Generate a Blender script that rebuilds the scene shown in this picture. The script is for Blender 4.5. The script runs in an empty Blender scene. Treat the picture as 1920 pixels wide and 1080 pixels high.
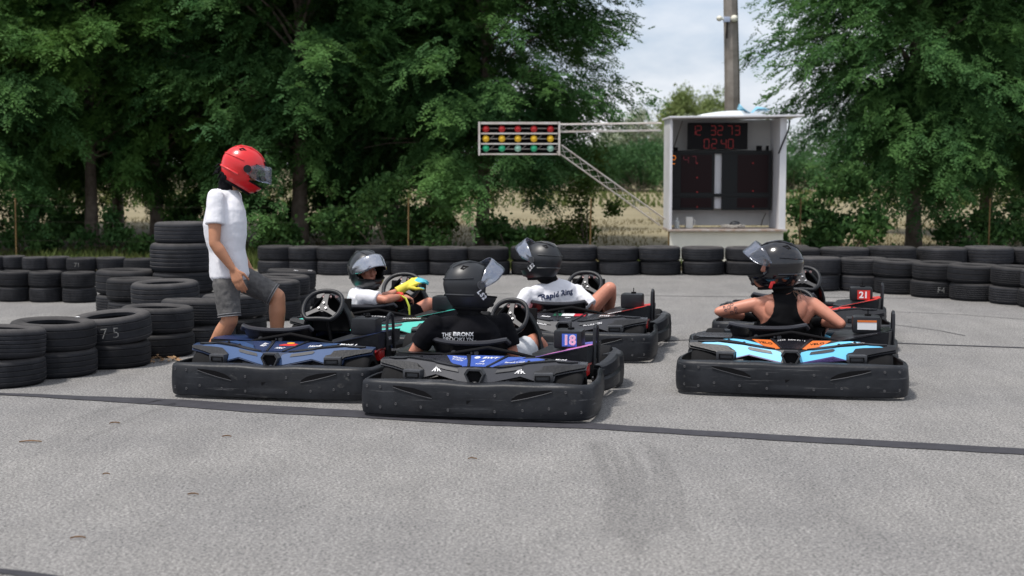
import bpy, bmesh, math, random
import numpy as np
from mathutils import Vector, Matrix, Quaternion
from mathutils.bvhtree import BVHTree
R = math.radians
SC = bpy.context.scene
COL = SC.collection
random.seed(7)

# ------------------------------------------------------------------ camera
CAM_H, PITCH, FPX = 1.45, math.atan(220/2667), 2667.0
cam = bpy.data.cameras.new('camera'); cam_o = bpy.data.objects.new('camera', cam); COL.objects.link(cam_o)
cam.lens = 50.0; cam.sensor_width = 36.0; cam.clip_end = 3000; cam.clip_start = 0.1
cam_o.location = (0, 0, CAM_H); cam_o.rotation_euler = (R(90)-PITCH, 0, 0)
cam.dof.use_dof = True; cam.dof.focus_distance = 9.2; cam.dof.aperture_fstop = 2.8
SC.camera = cam_o

# ------------------------------------------------------------------ sky, sun, exposure
SUN_EL, SUN_AZ = 67.0, 238.0      # hazy sun very high, off to the left and a little behind the camera
W = bpy.data.worlds.new('World'); SC.world = W; W.use_nodes = True
wn, wl = W.node_tree.nodes, W.node_tree.links
wn.clear()
out = wn.new('ShaderNodeOutputWorld'); bg = wn.new('ShaderNodeBackground'); bg.inputs['Strength'].default_value = 0.115
sky = wn.new('ShaderNodeTexSky'); sky.sky_type = 'NISHITA'; sky.sun_disc = False
sky.sun_elevation = R(SUN_EL); sky.sun_rotation = R(SUN_AZ); sky.air_density = 1.0; sky.dust_density = 2.5; sky.ozone_density = 1.5
tc = wn.new('ShaderNodeTexCoord'); mp = wn.new('ShaderNodeMapping'); mp.inputs['Scale'].default_value = (1.0, 1.0, 2.6)
mp.inputs['Location'].default_value = (0.35, 0.1, 0.22)
nz = wn.new('ShaderNodeTexNoise'); nz.inputs['Scale'].default_value = 5.5; nz.inputs['Detail'].default_value = 7; nz.inputs['Roughness'].default_value = 0.55
rp = wn.new('ShaderNodeValToRGB'); rp.color_ramp.elements[0].position = 0.36; rp.color_ramp.elements[1].position = 0.66
mx = wn.new('ShaderNodeMix'); mx.data_type = 'RGBA'
mx.inputs['B'].default_value = (6.1, 6.15, 6.3, 1)
base = wn.new('ShaderNodeMix'); base.data_type = 'RGBA'; base.inputs['Factor'].default_value = 0.70
base.inputs['B'].default_value = (3.3, 3.85, 4.8, 1)      # thin veil of high haze over the blue
wl.new(tc.outputs['Generated'], mp.inputs['Vector']); wl.new(mp.outputs[0], nz.inputs['Vector']); wl.new(nz.outputs['Fac'], rp.inputs['Fac'])
wl.new(sky.outputs[0], base.inputs['A']); wl.new(base.outputs['Result'], mx.inputs['A']); wl.new(rp.outputs['Color'], mx.inputs['Factor'])
wl.new(mx.outputs['Result'], bg.inputs['Color']); wl.new(bg.outputs[0], out.inputs['Surface'])
sun = bpy.data.lights.new('sun', 'SUN'); sun.energy = 2.6; sun.angle = R(7); sun.color = (1.0, 0.95, 0.88)
sun_o = bpy.data.objects.new('sun', sun); COL.objects.link(sun_o)
sd = Vector((math.sin(R(SUN_AZ))*math.cos(R(SUN_EL)), math.cos(R(SUN_AZ))*math.cos(R(SUN_EL)), math.sin(R(SUN_EL))))
sun_o.rotation_euler = sd.to_track_quat('Z', 'Y').to_euler(); sun_o.location = sd*60
SC.view_settings.view_transform = 'Standard'; SC.view_settings.look = 'None'; SC.view_settings.gamma = 1.0
SC.view_settings.exposure = 0.62
SC.cycles.use_denoising = True; SC.cycles.max_bounces = 8; SC.cycles.transparent_max_bounces = 24
SC.cycles.caustics_reflective = False; SC.cycles.caustics_refractive = False
SC.cycles.sample_clamp_indirect = 6

# ------------------------------------------------------------------ surveying: photo point -> place in the world
CP, SP = math.cos(PITCH), math.sin(PITCH)
def ray(px, py):
    u, v = (px-960)/FPX, (540-py)/FPX
    return Vector((u, CP+v*SP, -SP+v*CP))
def G(px, py, z=0.0):
    d = ray(px, py); t = (z-CAM_H)/d.z
    return Vector((d.x*t, d.y*t, z))
def P(px, py, Y):
    d = ray(px, py); t = Y/d.y
    return Vector((d.x*t, Y, CAM_H+d.z*t))

# ------------------------------------------------------------------ mesh helpers
class MB:
    def __init__(s): s.v, s.f, s.m = [], [], []
    def add(s, vs, fs, mi=0):
        n = len(s.v); s.v += [tuple(x) for x in vs]; s.f += [tuple(i+n for i in f) for f in fs]; s.m += [mi]*len(fs)
        return s
    def box(s, c, size, rot=None, mi=0, bev=0.0):
        hx, hy, hz = [x/2 for x in size]
        if bev > 0:
            b = min(bev, hx*.9, hy*.9, hz*.9); bm = bmesh.new(); bmesh.ops.create_cube(bm, size=1)
            for v in bm.verts: v.co = Vector((v.co.x*2*hx, v.co.y*2*hy, v.co.z*2*hz))
            bmesh.ops.bevel(bm, geom=bm.edges[:], offset=b, segments=2, profile=.6, affect='EDGES')
            bm.verts.index_update()
            vs = [v.co.copy() for v in bm.verts]; fs = [[v.index for v in f.verts] for f in bm.faces]; bm.free()
        else:
            vs = [Vector((x, y, z)) for x in (-hx, hx) for y in (-hy, hy) for z in (-hz, hz)]
            fs = [(0,1,3,2), (4,6,7,5), (0,4,5,1), (2,3,7,6), (0,2,6,4), (1,5,7,3)]
        if rot is not None: vs = [rot @ v for v in vs]
        c = Vector(c); return s.add([v+c for v in vs], fs, mi)
    def rings(s, rings, closed=True, cap0=True, cap1=True, mi=0, loop=False):
        n = len(rings[0]); vs = [p for r in rings for p in r]; fs = []
        k = len(rings)
        for i in range(k if loop else k-1):
            a, b = i*n, ((i+1) % k)*n
            for j in range(n if closed else n-1):
                j2 = (j+1) % n; fs.append((a+j, a+j2, b+j2, b+j))
        if cap0 and not loop: fs.append(tuple(range(n-1, -1, -1)))
        if cap1 and not loop: fs.append(tuple((k-1)*n+j for j in range(n)))
        return s.add(vs, fs, mi)
    def tube(s, pts, r, seg=8, mi=0, closed=False, caps=True):
        pts = [Vector(p) for p in pts]; n = len(pts)
        rs = r if isinstance(r, (list, tuple)) else [r]*n
        rings, ref = [], None
        for i in range(n):
            if closed: t = pts[(i+1) % n]-pts[i-1]
            else: t = pts[min(i+1, n-1)]-pts[max(i-1, 0)]
            t.normalize()
            if ref is None: ref = t.orthogonal().normalized()
            ref = (ref-t*ref.dot(t)).normalized(); b = t.cross(ref)
            rings.append([pts[i]+(ref*math.cos(a)+b*math.sin(a))*rs[i] for a in [2*math.pi*k/seg for k in range(seg)]])
        return s.rings(rings, True, caps, caps, mi, loop=closed)
    def lathe(s, prof, seg=32, M=None, mi=0, closedprof=False):
        rings = [[Vector((r*math.cos(a), r*math.sin(a), z)) for (r, z) in prof] for a in [2*math.pi*k/seg for k in range(seg)]]
        if M is not None: rings = [[M @ p for p in r] for r in rings]
        return s.rings(rings, closedprof, False, False, mi, loop=True)
    def disc(s, c, n, r, h, seg=12, mi=0):
        n = Vector(n).normalized(); c = Vector(c); return s.tube([c, c+n*h], r, seg, mi)
    def capsule(s, p0, r0, p1, r1, f0=False, f1=False, seg=16, flat=None):
        p0, p1 = Vector(p0), Vector(p1); t = (p1-p0)
        L = t.length; t = t/L if L > 1e-9 else Vector((0, 0, 1))
        ref = t.orthogonal().normalized() if flat is None else (Vector(flat)-t*Vector(flat).dot(t)).normalized()
        b = t.cross(ref); rings = []
        def ring(c, r): return [c+(ref*math.cos(a)+b*math.sin(a))*r for a in [2*math.pi*k/seg for k in range(seg)]]
        if f0: rings.append(ring(p0, r0))
        else: rings += [ring(p0-t*r0*math.cos(a), max(r0*math.sin(a), 1e-4)) for a in (R(4), R(30), R(60), R(90))]
        m = 3
        rings += [ring(p0+t*L*k/m, r0+(r1-r0)*k/m) for k in range(1, m)]
        if f1: rings.append(ring(p1, r1))
        else: rings += [ring(p1+t*r1*math.cos(a), max(r1*math.sin(a), 1e-4)) for a in (R(90), R(60), R(30), R(4))]
        return s.rings(rings)
    def loft(s, secs, seg=28, pw=2.4):
        rings = []
        for c, ax, ay in secs:
            c, ax, ay = Vector(c), Vector(ax), Vector(ay); r = []
            for k in range(seg):
                a = 2*math.pi*k/seg; ca, sa = math.cos(a), math.sin(a)
                r.append(c+ax*(math.copysign(abs(ca)**(2/pw), ca))+ay*(math.copysign(abs(sa)**(2/pw), sa)))
            rings.append(r)
        return s.rings(rings)
    def ellip(s, c, ax, ay, az, seg=20, rows=12):
        c, ax, ay, az = Vector(c), Vector(ax), Vector(ay), Vector(az); rings = []
        for i in range(rows+1):
            e = -math.pi/2+math.pi*(i*.98+.01*rows)/rows; ce, se = math.cos(e), math.sin(e)
            rings.append([c+ax*math.cos(a)*ce+ay*math.sin(a)*ce+az*se for a in [2*math.pi*k/seg for k in range(seg)]])
        return s.rings(rings)
    def mesh(s, name, mats, smooth=True):
        me = bpy.data.meshes.new(name); me.from_pydata(s.v, [], s.f)
        for m in (mats if isinstance(mats, (list, tuple)) else [mats]): me.materials.append(m)
        if any(s.m): me.polygons.foreach_set('material_index', s.m)
        bm = bmesh.new(); bm.from_mesh(me); bmesh.ops.recalc_face_normals(bm, faces=bm.faces); bm.to_mesh(me); bm.free()
        if smooth:
            me.polygons.foreach_set('use_smooth', [True]*len(me.polygons))
            try: me.set_sharp_from_angle(angle=R(38))
            except Exception: pass
        me.update(); return me

def link(name, data, parent=None, inv=None):
    o = bpy.data.objects.new(name, data); COL.objects.link(o)
    if parent is not None:
        o.parent = parent
        if inv is not None and parent.data is None: o.matrix_parent_inverse = inv
    return o
def tag(o, label=None, cat=None, group=None, kind=None):
    if label: o['label'] = label
    if cat: o['category'] = cat
    if group: o['group'] = group
    if kind: o['kind'] = kind
    return o
def empty(name, loc, rz=0.0):
    o = bpy.data.objects.new(name, None); COL.objects.link(o); o.location = loc; o.rotation_euler = (0, 0, rz); o.empty_display_size = .1
    return o
def subd(me, cuts=2):
    bm = bmesh.new(); bm.from_mesh(me); bmesh.ops.subdivide_edges(bm, edges=bm.edges[:], cuts=cuts, use_grid_fill=True); bm.to_mesh(me); bm.free(); return me

def remesh(name, mb, voxel, smooth=6, fac=.5, mats=None, wrinkle=0.0, wsize=.12, sub=None):
    """one continuous skin over the closed shapes in mb"""
    me = mb.mesh(name+'_raw', []); o = bpy.data.objects.new(name+'_tmp', me); COL.objects.link(o)
    m = o.modifiers.new('r', 'REMESH'); m.mode = 'VOXEL'; m.voxel_size = voxel; m.use_smooth_shade = True
    m = o.modifiers.new('s', 'SMOOTH'); m.factor = fac; m.iterations = smooth
    if wrinkle:
        tx = bpy.data.textures.new('fold', 'CLOUDS'); tx.noise_scale = wsize; tx.noise_depth = 1
        d = o.modifiers.new('d', 'DISPLACE'); d.texture = tx; d.strength = wrinkle; d.mid_level = .5; d.texture_coords = 'GLOBAL'
        t2 = bpy.data.textures.new('crease', 'CLOUDS'); t2.noise_scale = wsize*.42; t2.noise_depth = 2; t2.noise_type = 'HARD_NOISE'
        d2 = o.modifiers.new('d2', 'DISPLACE'); d2.texture = t2; d2.strength = wrinkle*.28; d2.mid_level = .5; d2.texture_coords = 'GLOBAL'
        m = o.modifiers.new('s2', 'SMOOTH'); m.factor = .5; m.iterations = 2
    dg = bpy.context.evaluated_depsgraph_get(); dg.update()
    res = bpy.data.meshes.new_from_object(o.evaluated_get(dg)); bpy.data.objects.remove(o); bpy.data.meshes.remove(me)
    res.materials.clear()
    for m in (mats if isinstance(mats, (list, tuple)) else [mats]): res.materials.append(m)
    res.polygons.foreach_set('use_smooth', [True]*len(res.polygons))
    return res

def text2d(s, size, bold=0.0, shear=0.0, align='CENTER', spacing=1.0):
    """flat letters as (points, faces), baseline at 0"""
    c = bpy.data.curves.new('t', 'FONT'); c.body = s; c.size = size; c.offset = bold*size; c.shear = shear; c.align_x = align
    c.space_character = spacing; c.resolution_u = 3; c.fill_mode = 'FRONT'
    o = bpy.data.objects.new('t', c); COL.objects.link(o)
    dg = bpy.context.evaluated_depsgraph_get(); dg.update()
    me = bpy.data.meshes.new_from_object(o.evaluated_get(dg))
    bm = bmesh.new(); bm.from_mesh(me); bmesh.ops.triangulate(bm, faces=bm.faces[:]); bm.verts.index_update()
    vs = [v.co.copy() for v in bm.verts]; fs = [[v.index for v in f.verts] for f in bm.faces]; bm.free()
    bpy.data.objects.remove(o); bpy.data.curves.remove(c); bpy.data.meshes.remove(me)
    return vs, fs
def mapped(vs, fs, fn, mat, name):
    mb = MB(); mb.add([fn(v.x, v.y) for v in vs], fs); me = bpy.data.meshes.new(name); me.from_pydata(mb.v, [], mb.f); me.materials.append(mat); return me
def on_frame(o, rt, up, off=0.0):
    o, rt, up = Vector(o), Vector(rt).normalized(), Vector(up).normalized(); n = rt.cross(up)
    return lambda x, y: o+rt*x+up*y+n*off
def on_mesh(me, o, rt, up, off=.003, M=None):
    """project letters onto a skin along the view -n of the frame"""
    bv = BVHTree.FromPolygons([v.co.copy() for v in me.vertices], [list(p.vertices) for p in me.polygons])
    o, rt, up = Vector(o), Vector(rt).normalized(), Vector(up).normalized(); n = rt.cross(up).normalized()
    def f(x, y):
        p = o+rt*x+up*y+n*.25
        h = bv.ray_cast(p, -n)
        if h[0] is None: h = bv.find_nearest(o+rt*x+up*y)
        return h[0]+n*off
    return f
def grid2d(poly, cuts=3):
    bm = bmesh.new(); vs = [bm.verts.new((x, y, 0)) for x, y in poly]; bm.faces.new(vs)
    bmesh.ops.triangulate(bm, faces=bm.faces[:])
    if cuts: bmesh.ops.subdivide_edges(bm, edges=bm.edges[:], cuts=cuts, use_grid_fill=True)
    bmesh.ops.triangulate(bm, faces=bm.faces[:]); bm.verts.index_update()
    r = [v.co.copy() for v in bm.verts], [[v.index for v in f.verts] for f in bm.faces]; bm.free(); return r

# ------------------------------------------------------------------ materials
def mat(name, col, rough=.6, metal=0.0, var=0.0, vscale=8.0, bump=0.0, bscale=60.0, spec=.5, coat=0.0, col2=None, emit=0.0, coord='Object', sheen=0.0, detail=5, rvar=0.0):
    m = bpy.data.materials.new(name); m.use_nodes = True; n, l = m.node_tree.nodes, m.node_tree.links
    b = n['Principled BSDF']; b.inputs['Base Color'].default_value = (*col, 1); b.inputs['Roughness'].default_value = rough
    b.inputs['Metallic'].default_value = metal; b.inputs['Specular IOR Level'].default_value = spec; b.inputs['Coat Weight'].default_value = coat
    if coat: b.inputs['Coat Roughness'].default_value = .08
    if sheen: b.inputs['Sheen Weight'].default_value = sheen
    t = n.new('ShaderNodeTexCoord')
    if var or col2 or rvar:
        z = n.new('ShaderNodeTexNoise'); z.inputs['Scale'].default_value = vscale; z.inputs['Detail'].default_value = detail; z.inputs['Roughness'].default_value = .62
        l.new(t.outputs[coord], z.inputs['Vector'])
        if var or col2:
            r = n.new('ShaderNodeValToRGB'); r.color_ramp.elements[0].position = .33; r.color_ramp.elements[1].position = .68
            c2 = col2 if col2 else tuple(min(1, c*(1+var)) for c in col)
            c1 = col if col2 else tuple(c*(1-var) for c in col)
            r.color_ramp.elements[0].color = (*c1, 1); r.color_ramp.elements[1].color = (*c2, 1)
            l.new(z.outputs['Fac'], r.inputs['Fac']); l.new(r.outputs['Color'], b.inputs['Base Color'])
        if rvar:
            q = n.new('ShaderNodeMapRange'); q.inputs['To Min'].default_value = rough-rvar; q.inputs['To Max'].default_value = rough+rvar
            l.new(z.outputs['Fac'], q.inputs['Value']); l.new(q.outputs[0], b.inputs['Roughness'])
    if bump:
        z2 = n.new('ShaderNodeTexNoise'); z2.inputs['Scale'].default_value = bscale; z2.inputs['Detail'].default_value = 4
        l.new(t.outputs[coord], z2.inputs['Vector']); bp = n.new('ShaderNodeBump'); bp.inputs['Strength'].default_value = bump; bp.inputs['Distance'].default_value = .01
        l.new(z2.outputs['Fac'], bp.inputs['Height']); l.new(bp.outputs[0], b.inputs['Normal'])
    if emit:
        b.inputs['Emission Color'].default_value = (*col, 1); b.inputs['Emission Strength'].default_value = emit
    return m

def bumper_mat():
    """moulded black plastic with long rub marks, dust and grey scuffs"""
    m = mat('scuffed_bumper_plastic', (.0085, .0095, .0125), .46, col2=(.020, .022, .027), vscale=5, bump=.15, bscale=38, rvar=.14, spec=.26); n, l = m.node_tree.nodes, m.node_tree.links; b = n['Principled BSDF']
    t = n.new('ShaderNodeTexCoord'); oi = n.new('ShaderNodeObjectInfo'); cur = b.inputs['Base Color'].links[0].from_socket
    va = n.new('ShaderNodeVectorMath'); va.operation = 'ADD'; l.new(t.outputs['Object'], va.inputs[0]); l.new(oi.outputs['Random'], va.inputs[1])
    for sc, lo, hi, col, f in (((2.2, 6, 70), .60, .69, (.12, .12, .125), .7), ((9, 9, 14), .63, .73, (.10, .098, .095), .6), ((1.3, 1.3, 5), .52, .8, (.045, .044, .043), .6)):
        q = n.new('ShaderNodeMapping'); q.inputs['Scale'].default_value = sc; q.inputs['Rotation'].default_value = (0, .05, 0); l.new(va.outputs[0], q.inputs['Vector'])
        z = n.new('ShaderNodeTexNoise'); z.inputs['Scale'].default_value = 1; z.inputs['Detail'].default_value = 6; z.inputs['Roughness'].default_value = .65; l.new(q.outputs[0], z.inputs['Vector'])
        r = n.new('ShaderNodeMapRange'); r.inputs['From Min'].default_value = lo; r.inputs['From Max'].default_value = hi; r.inputs['To Max'].default_value = f; l.new(z.outputs['Fac'], r.inputs['Value'])
        x = n.new('ShaderNodeMix'); x.data_type = 'RGBA'; x.inputs['B'].default_value = (*col, 1); l.new(r.outputs[0], x.inputs['Factor']); l.new(cur, x.inputs['A']); cur = x.outputs['Result']
    l.new(cur, b.inputs['Base Color']); return m
def leaf_mat(name, dark, light, scale=1.2, trans=.3):
    m = bpy.data.materials.new(name); m.use_nodes = True; n, l = m.node_tree.nodes, m.node_tree.links
    b = n['Principled BSDF']; b.inputs['Roughness'].default_value = .65; b.inputs['Specular IOR Level'].default_value = .14
    t = n.new('ShaderNodeTexCoord'); z = n.new('ShaderNodeTexNoise'); z.inputs['Scale'].default_value = scale; z.inputs['Detail'].default_value = 6; z.inputs['Roughness'].default_value = .7
    l.new(t.outputs['Object'], z.inputs['Vector']); r = n.new('ShaderNodeValToRGB'); r.color_ramp.elements[0].position = .32; r.color_ramp.elements[1].position = .72
    r.color_ramp.elements[0].color = (*dark, 1); r.color_ramp.elements[1].color = (*light, 1)
    l.new(z.outputs['Fac'], r.inputs['Fac']); l.new(r.outputs['Color'], b.inputs['Base Color'])
    tr = n.new('ShaderNodeBsdfTranslucent'); l.new(r.outputs['Color'], tr.inputs['Color']); mxs = n.new('ShaderNodeMixShader'); mxs.inputs[0].default_value = trans
    l.new(b.outputs[0], mxs.inputs[1]); l.new(tr.outputs[0], mxs.inputs[2]); l.new(mxs.outputs[0], n['Material Output'].inputs['Surface'])
    return m
def visor_mat(name, tint, amount):
    m = bpy.data.materials.new(name); m.use_nodes = True; n, l = m.node_tree.nodes, m.node_tree.links
    n.remove(n['Principled BSDF']); tr = n.new('ShaderNodeBsdfTransparent'); tr.inputs['Color'].default_value = (*tint, 1)
    gl = n.new('ShaderNodeBsdfGlossy'); gl.inputs['Roughness'].default_value = .12; gl.inputs['Color'].default_value = (.9, .92, 1, 1)
    df = n.new('ShaderNodeBsdfDiffuse'); df.inputs['Color'].default_value = (.35, .38, .45, 1)
    m1 = n.new('ShaderNodeMixShader'); m1.inputs[0].default_value = .35; l.new(gl.outputs[0], m1.inputs[1]); l.new(df.outputs[0], m1.inputs[2])
    m2 = n.new('ShaderNodeMixShader'); lw = n.new('ShaderNodeLayerWeight'); lw.inputs['Blend'].default_value = .35
    mr = n.new('ShaderNodeMapRange'); mr.inputs['To Min'].default_value = amount; mr.inputs['To Max'].default_value = min(1, amount+.6)
    l.new(lw.outputs['Fresnel'], mr.inputs['Value']); l.new(mr.outputs[0], m2.inputs[0]); l.new(tr.outputs[0], m2.inputs[1]); l.new(m1.outputs[0], m2.inputs[2])
    l.new(m2.outputs[0], n['Material Output'].inputs['Surface']); return m

M = {}
M['plastic'] = mat('black_plastic', (.010, .011, .014), .42, var=.0, col2=(.017, .018, .022), vscale=9, bump=.12, bscale=70, rvar=.10, spec=.3)
M['rim_highlight'] = mat('seat_lip_highlight', (.022, .022, .028), .3)  # seat lip lightened in colour for the highlight it catches
M['plastic_gloss'] = mat('gloss_black_plastic', (.009, .009, .013), .26, rvar=.08, vscale=14)
M['plastic_grey'] = mat('grey_plastic', (.042, .044, .050), .45, var=.2, vscale=20, rvar=.1)
M['bumper'] = bumper_mat()
M['rubber'] = mat('kart_tyre_rubber', (.009, .009, .010), .8, var=.3, spec=.15)
M['metal'] = mat('bare_metal', (.45, .45, .46), .3, 1.0, var=.2, vscale=40)
M['darkmetal'] = mat('dark_metal', (.05, .05, .055), .4, .8, var=.3, vscale=30)
M['void'] = mat('black_plastic_and_shade', (.004, .004, .005), .8, spec=.15)  # real black plastic, and the painted dark of bumper slots and lamp rack
M['red'] = mat('red_gloss', (.42, .012, .012), .35, var=.2)
M['seat'] = mat('seat_shell', (.008, .008, .010), .3, rvar=.08, vscale=12)
M['skin'] = mat('skin', (.50, .26, .165), .5, var=.10, vscale=9, bump=.05, bscale=160)
M['skin_tan'] = mat('tanned_skin', (.42, .19, .105), .5, var=.12, vscale=9, bump=.05, bscale=160)
M['skin_pink'] = mat('sunburnt_skin', (.50, .205, .135), .5, var=.12, vscale=7, bump=.05, bscale=160)
M['white_cloth'] = mat('white_cotton', (.70, .70, .745), .92, var=.03, bump=.3, bscale=22, sheen=.1)
M['black_cloth'] = mat('black_cotton', (.006, .006, .008), .9, spec=.1, var=.3, bump=.25, bscale=22)
M['tank_cloth'] = mat('black_ribbed_jersey', (.007, .007, .008), .9, spec=.1, var=.25, bump=.2, bscale=30)
M['denim_grey'] = mat('grey_denim', (.064, .062, .063), .85, col2=(.118, .114, .112), vscale=30, bump=.4, bscale=35)
M['denim_blue'] = mat('washed_blue_denim', (.10, .17, .26), .85, col2=(.28, .36, .42), vscale=8, bump=.3, bscale=35)
M['grey_cloth'] = mat('light_grey_jersey', (.50, .52, .56), .9, var=.08, bump=.2, bscale=25)
M['helmet_red'] = mat('red_helmet_paint', (.60, .010, .014), .3, coat=.35, var=.08, vscale=5)
M['helmet_matt'] = mat('matt_black_helmet', (.013, .0145, .018), .42, rvar=.06, vscale=8)
M['helmet_gloss'] = mat('gloss_black_helmet', (.005, .005, .008), .16, coat=.45)
M['helmet_grey'] = mat('satin_graphite_helmet', (.014, .0155, .019), .32, coat=.2)
M['lining'] = mat('black_lining', (.006, .006, .007), .9, spec=.15)
M['visor'] = visor_mat('clear_visor', (.76, .79, .84), .28)
M['visor_dark'] = visor_mat('smoked_visor', (.45, .47, .5), .5)
M['visor_clear'] = visor_mat('clear_scratched_visor', (.85, .86, .88), .07)
M['white'] = mat('white_print', (.78, .78, .80), .5)
M['chalk'] = mat('chalk_marks', (.05, .05, .05), .9, col2=(.34, .34, .33), vscale=70)
M['eye'] = mat('eye', (.25, .2, .18), .2)
M['shoe'] = mat('dark_canvas', (.03, .03, .035), .8)
M['rubber_glove'] = mat('yellow_glove', (.72, .62, .06), .7, var=.1)
M['cyan_glove'] = mat('turquoise_glove', (.08, .45, .55), .7, var=.1)
M['hair'] = mat('dark_brown_hair', (.03, .015, .008), .5)
# ================================================================== SETTING
def asphalt_mat():
    m = bpy.data.materials.new('old_asphalt'); m.use_nodes = True; n, l = m.node_tree.nodes, m.node_tree.links; b = n['Principled BSDF']
    b.inputs['Roughness'].default_value = .85; b.inputs['Specular IOR Level'].default_value = .3
    t = n.new('ShaderNodeTexCoord')
    def noise(s, d, r, mp=None):
        z = n.new('ShaderNodeTexNoise'); z.inputs['Scale'].default_value = s; z.inputs['Detail'].default_value = d; z.inputs['Roughness'].default_value = r
        if mp:
            q = n.new('ShaderNodeMapping'); q.inputs['Scale'].default_value = mp; l.new(t.outputs['Object'], q.inputs['Vector']); l.new(q.outputs[0], z.inputs['Vector'])
        else: l.new(t.outputs['Object'], z.inputs['Vector'])
        return z
    def ramp(src, p0, c0, p1, c1):
        r = n.new('ShaderNodeValToRGB'); e = r.color_ramp.elements; e[0].position, e[1].position = p0, p1; e[0].color = (*c0, 1); e[1].color = (*c1, 1); l.new(src, r.inputs['Fac']); return r
    def mixc(a, bb, mode, f):
        x = n.new('ShaderNodeMix'); x.data_type = 'RGBA'; x.blend_type = mode; x.inputs['Factor'].default_value = f; l.new(a, x.inputs['A']); l.new(bb, x.inputs['B']); return x.outputs['Result']
    st = noise(75, 3, .75); grit = ramp(st.outputs['Fac'], .34, (.062, .0615, .062), .60, (.312, .307, .304))
    vo = n.new('ShaderNodeTexVoronoi'); vo.inputs['Scale'].default_value = 95; l.new(t.outputs['Object'], vo.inputs['Vector'])
    peb = ramp(vo.outputs['Color'], .1, (.70, .70, .70), .9, (1.22, 1.2, 1.18))
    c = mixc(grit.outputs[0], peb.outputs[0], 'MULTIPLY', .8)
    big = noise(.55, 6, .6); c = mixc(c, ramp(big.outputs['Fac'], .3, (.80, .80, .81), .7, (1.08, 1.07, 1.05)).outputs[0], 'MULTIPLY', 1)
    med = noise(3.2, 5, .65, (1, .35, 1)); c = mixc(c, ramp(med.outputs['Fac'], .35, (.90, .90, .90), .65, (1.05, 1.05, 1.05)).outputs[0], 'MULTIPLY', 1)
    stk = noise(1.0, 5, .6, (5.5, .5, 1)); c = mixc(c, ramp(stk.outputs['Fac'], .38, (.86, .86, .865), .60, (1.03, 1.03, 1.03)).outputs[0], 'MULTIPLY', .35)
    sp = n.new('ShaderNodeTexVoronoi'); sp.inputs['Scale'].default_value = 5.5; l.new(t.outputs['Object'], sp.inputs['Vector']); c = mixc(c, ramp(sp.outputs['Distance'], .035, (.42, .41, .40), .06, (1, 1, 1)).outputs[0], 'MULTIPLY', .9)
    l.new(c, b.inputs['Base Color'])
    bp = n.new('ShaderNodeBump'); bp.inputs['Strength'].default_value = .35; bp.inputs['Distance'].default_value = .004; l.new(st.outputs['Fac'], bp.inputs['Height']); l.new(bp.outputs[0], b.inputs['Normal'])
    return m
M['asphalt'] = asphalt_mat()
M['seam'] = mat('bitumen_seam', (.018, .017, .023), .8, col2=(.034, .033, .041), vscale=10, bump=.2, bscale=60)
def stain_mat(name, col, amount, sc, rot=0.0, lo=.45, hi=.7):
    m = bpy.data.materials.new(name); m.use_nodes = True; n, l = m.node_tree.nodes, m.node_tree.links; b = n['Principled BSDF']
    b.inputs['Base Color'].default_value = (*col, 1); b.inputs['Roughness'].default_value = .8
    t = n.new('ShaderNodeTexCoord'); z = n.new('ShaderNodeTexNoise'); z.inputs['Scale'].default_value = sc; z.inputs['Detail'].default_value = 5
    l.new(t.outputs['Object'], z.inputs['Vector']); r = n.new('ShaderNodeMapRange'); r.inputs['From Min'].default_value = lo; r.inputs['From Max'].default_value = hi; r.inputs['To Max'].default_value = amount
    l.new(z.outputs['Fac'], r.inputs['Value']); l.new(r.outputs[0], b.inputs['Alpha']); return m
M['skid'] = stain_mat('faint_rubber_marks', (.075, .073, .073), .17, 14, lo=.15, hi=.85)
M['crack'] = stain_mat('filled_crack', (.05, .05, .055), .85, 5, lo=.2, hi=.45)

mb = MB(); mb.add([(-60, -6, 0), (60, -6, 0), (60, 20.6, 0), (-60, 20.6, 0)], [(0, 1, 2, 3)])
tag(link('track_asphalt', mb.mesh('track_asphalt', M['asphalt'], False)), kind='structure')

def field_z(x, y): 
    t = max(0, min(1, (y-24)/60)); return -.004-.03*0+.55*t*t*(3-2*t)+ (0.02*math.sin(x*.7+y*.4) if y > 23 else 0) + max(0, (y-84))*.004
M['field'] = mat('dry_field', (.16, .135, .07), .95, col2=(.245, .205, .12), vscale=.35, bump=.6, bscale=3, detail=9)
xs = np.linspace(-260, 260, 90); ys = np.concatenate([np.linspace(20.6, 60, 40), np.linspace(65, 900, 40)])
mb = MB(); vs = [(x, y, field_z(x, y)) for y in ys for x in xs]; nx = len(xs)
mb.add(vs, [(j*nx+i, j*nx+i+1, (j+1)*nx+i+1, (j+1)*nx+i) for j in range(len(ys)-1) for i in range(nx-1)])
tag(link('field', mb.mesh('field', M['field'])), kind='structure')

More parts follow.
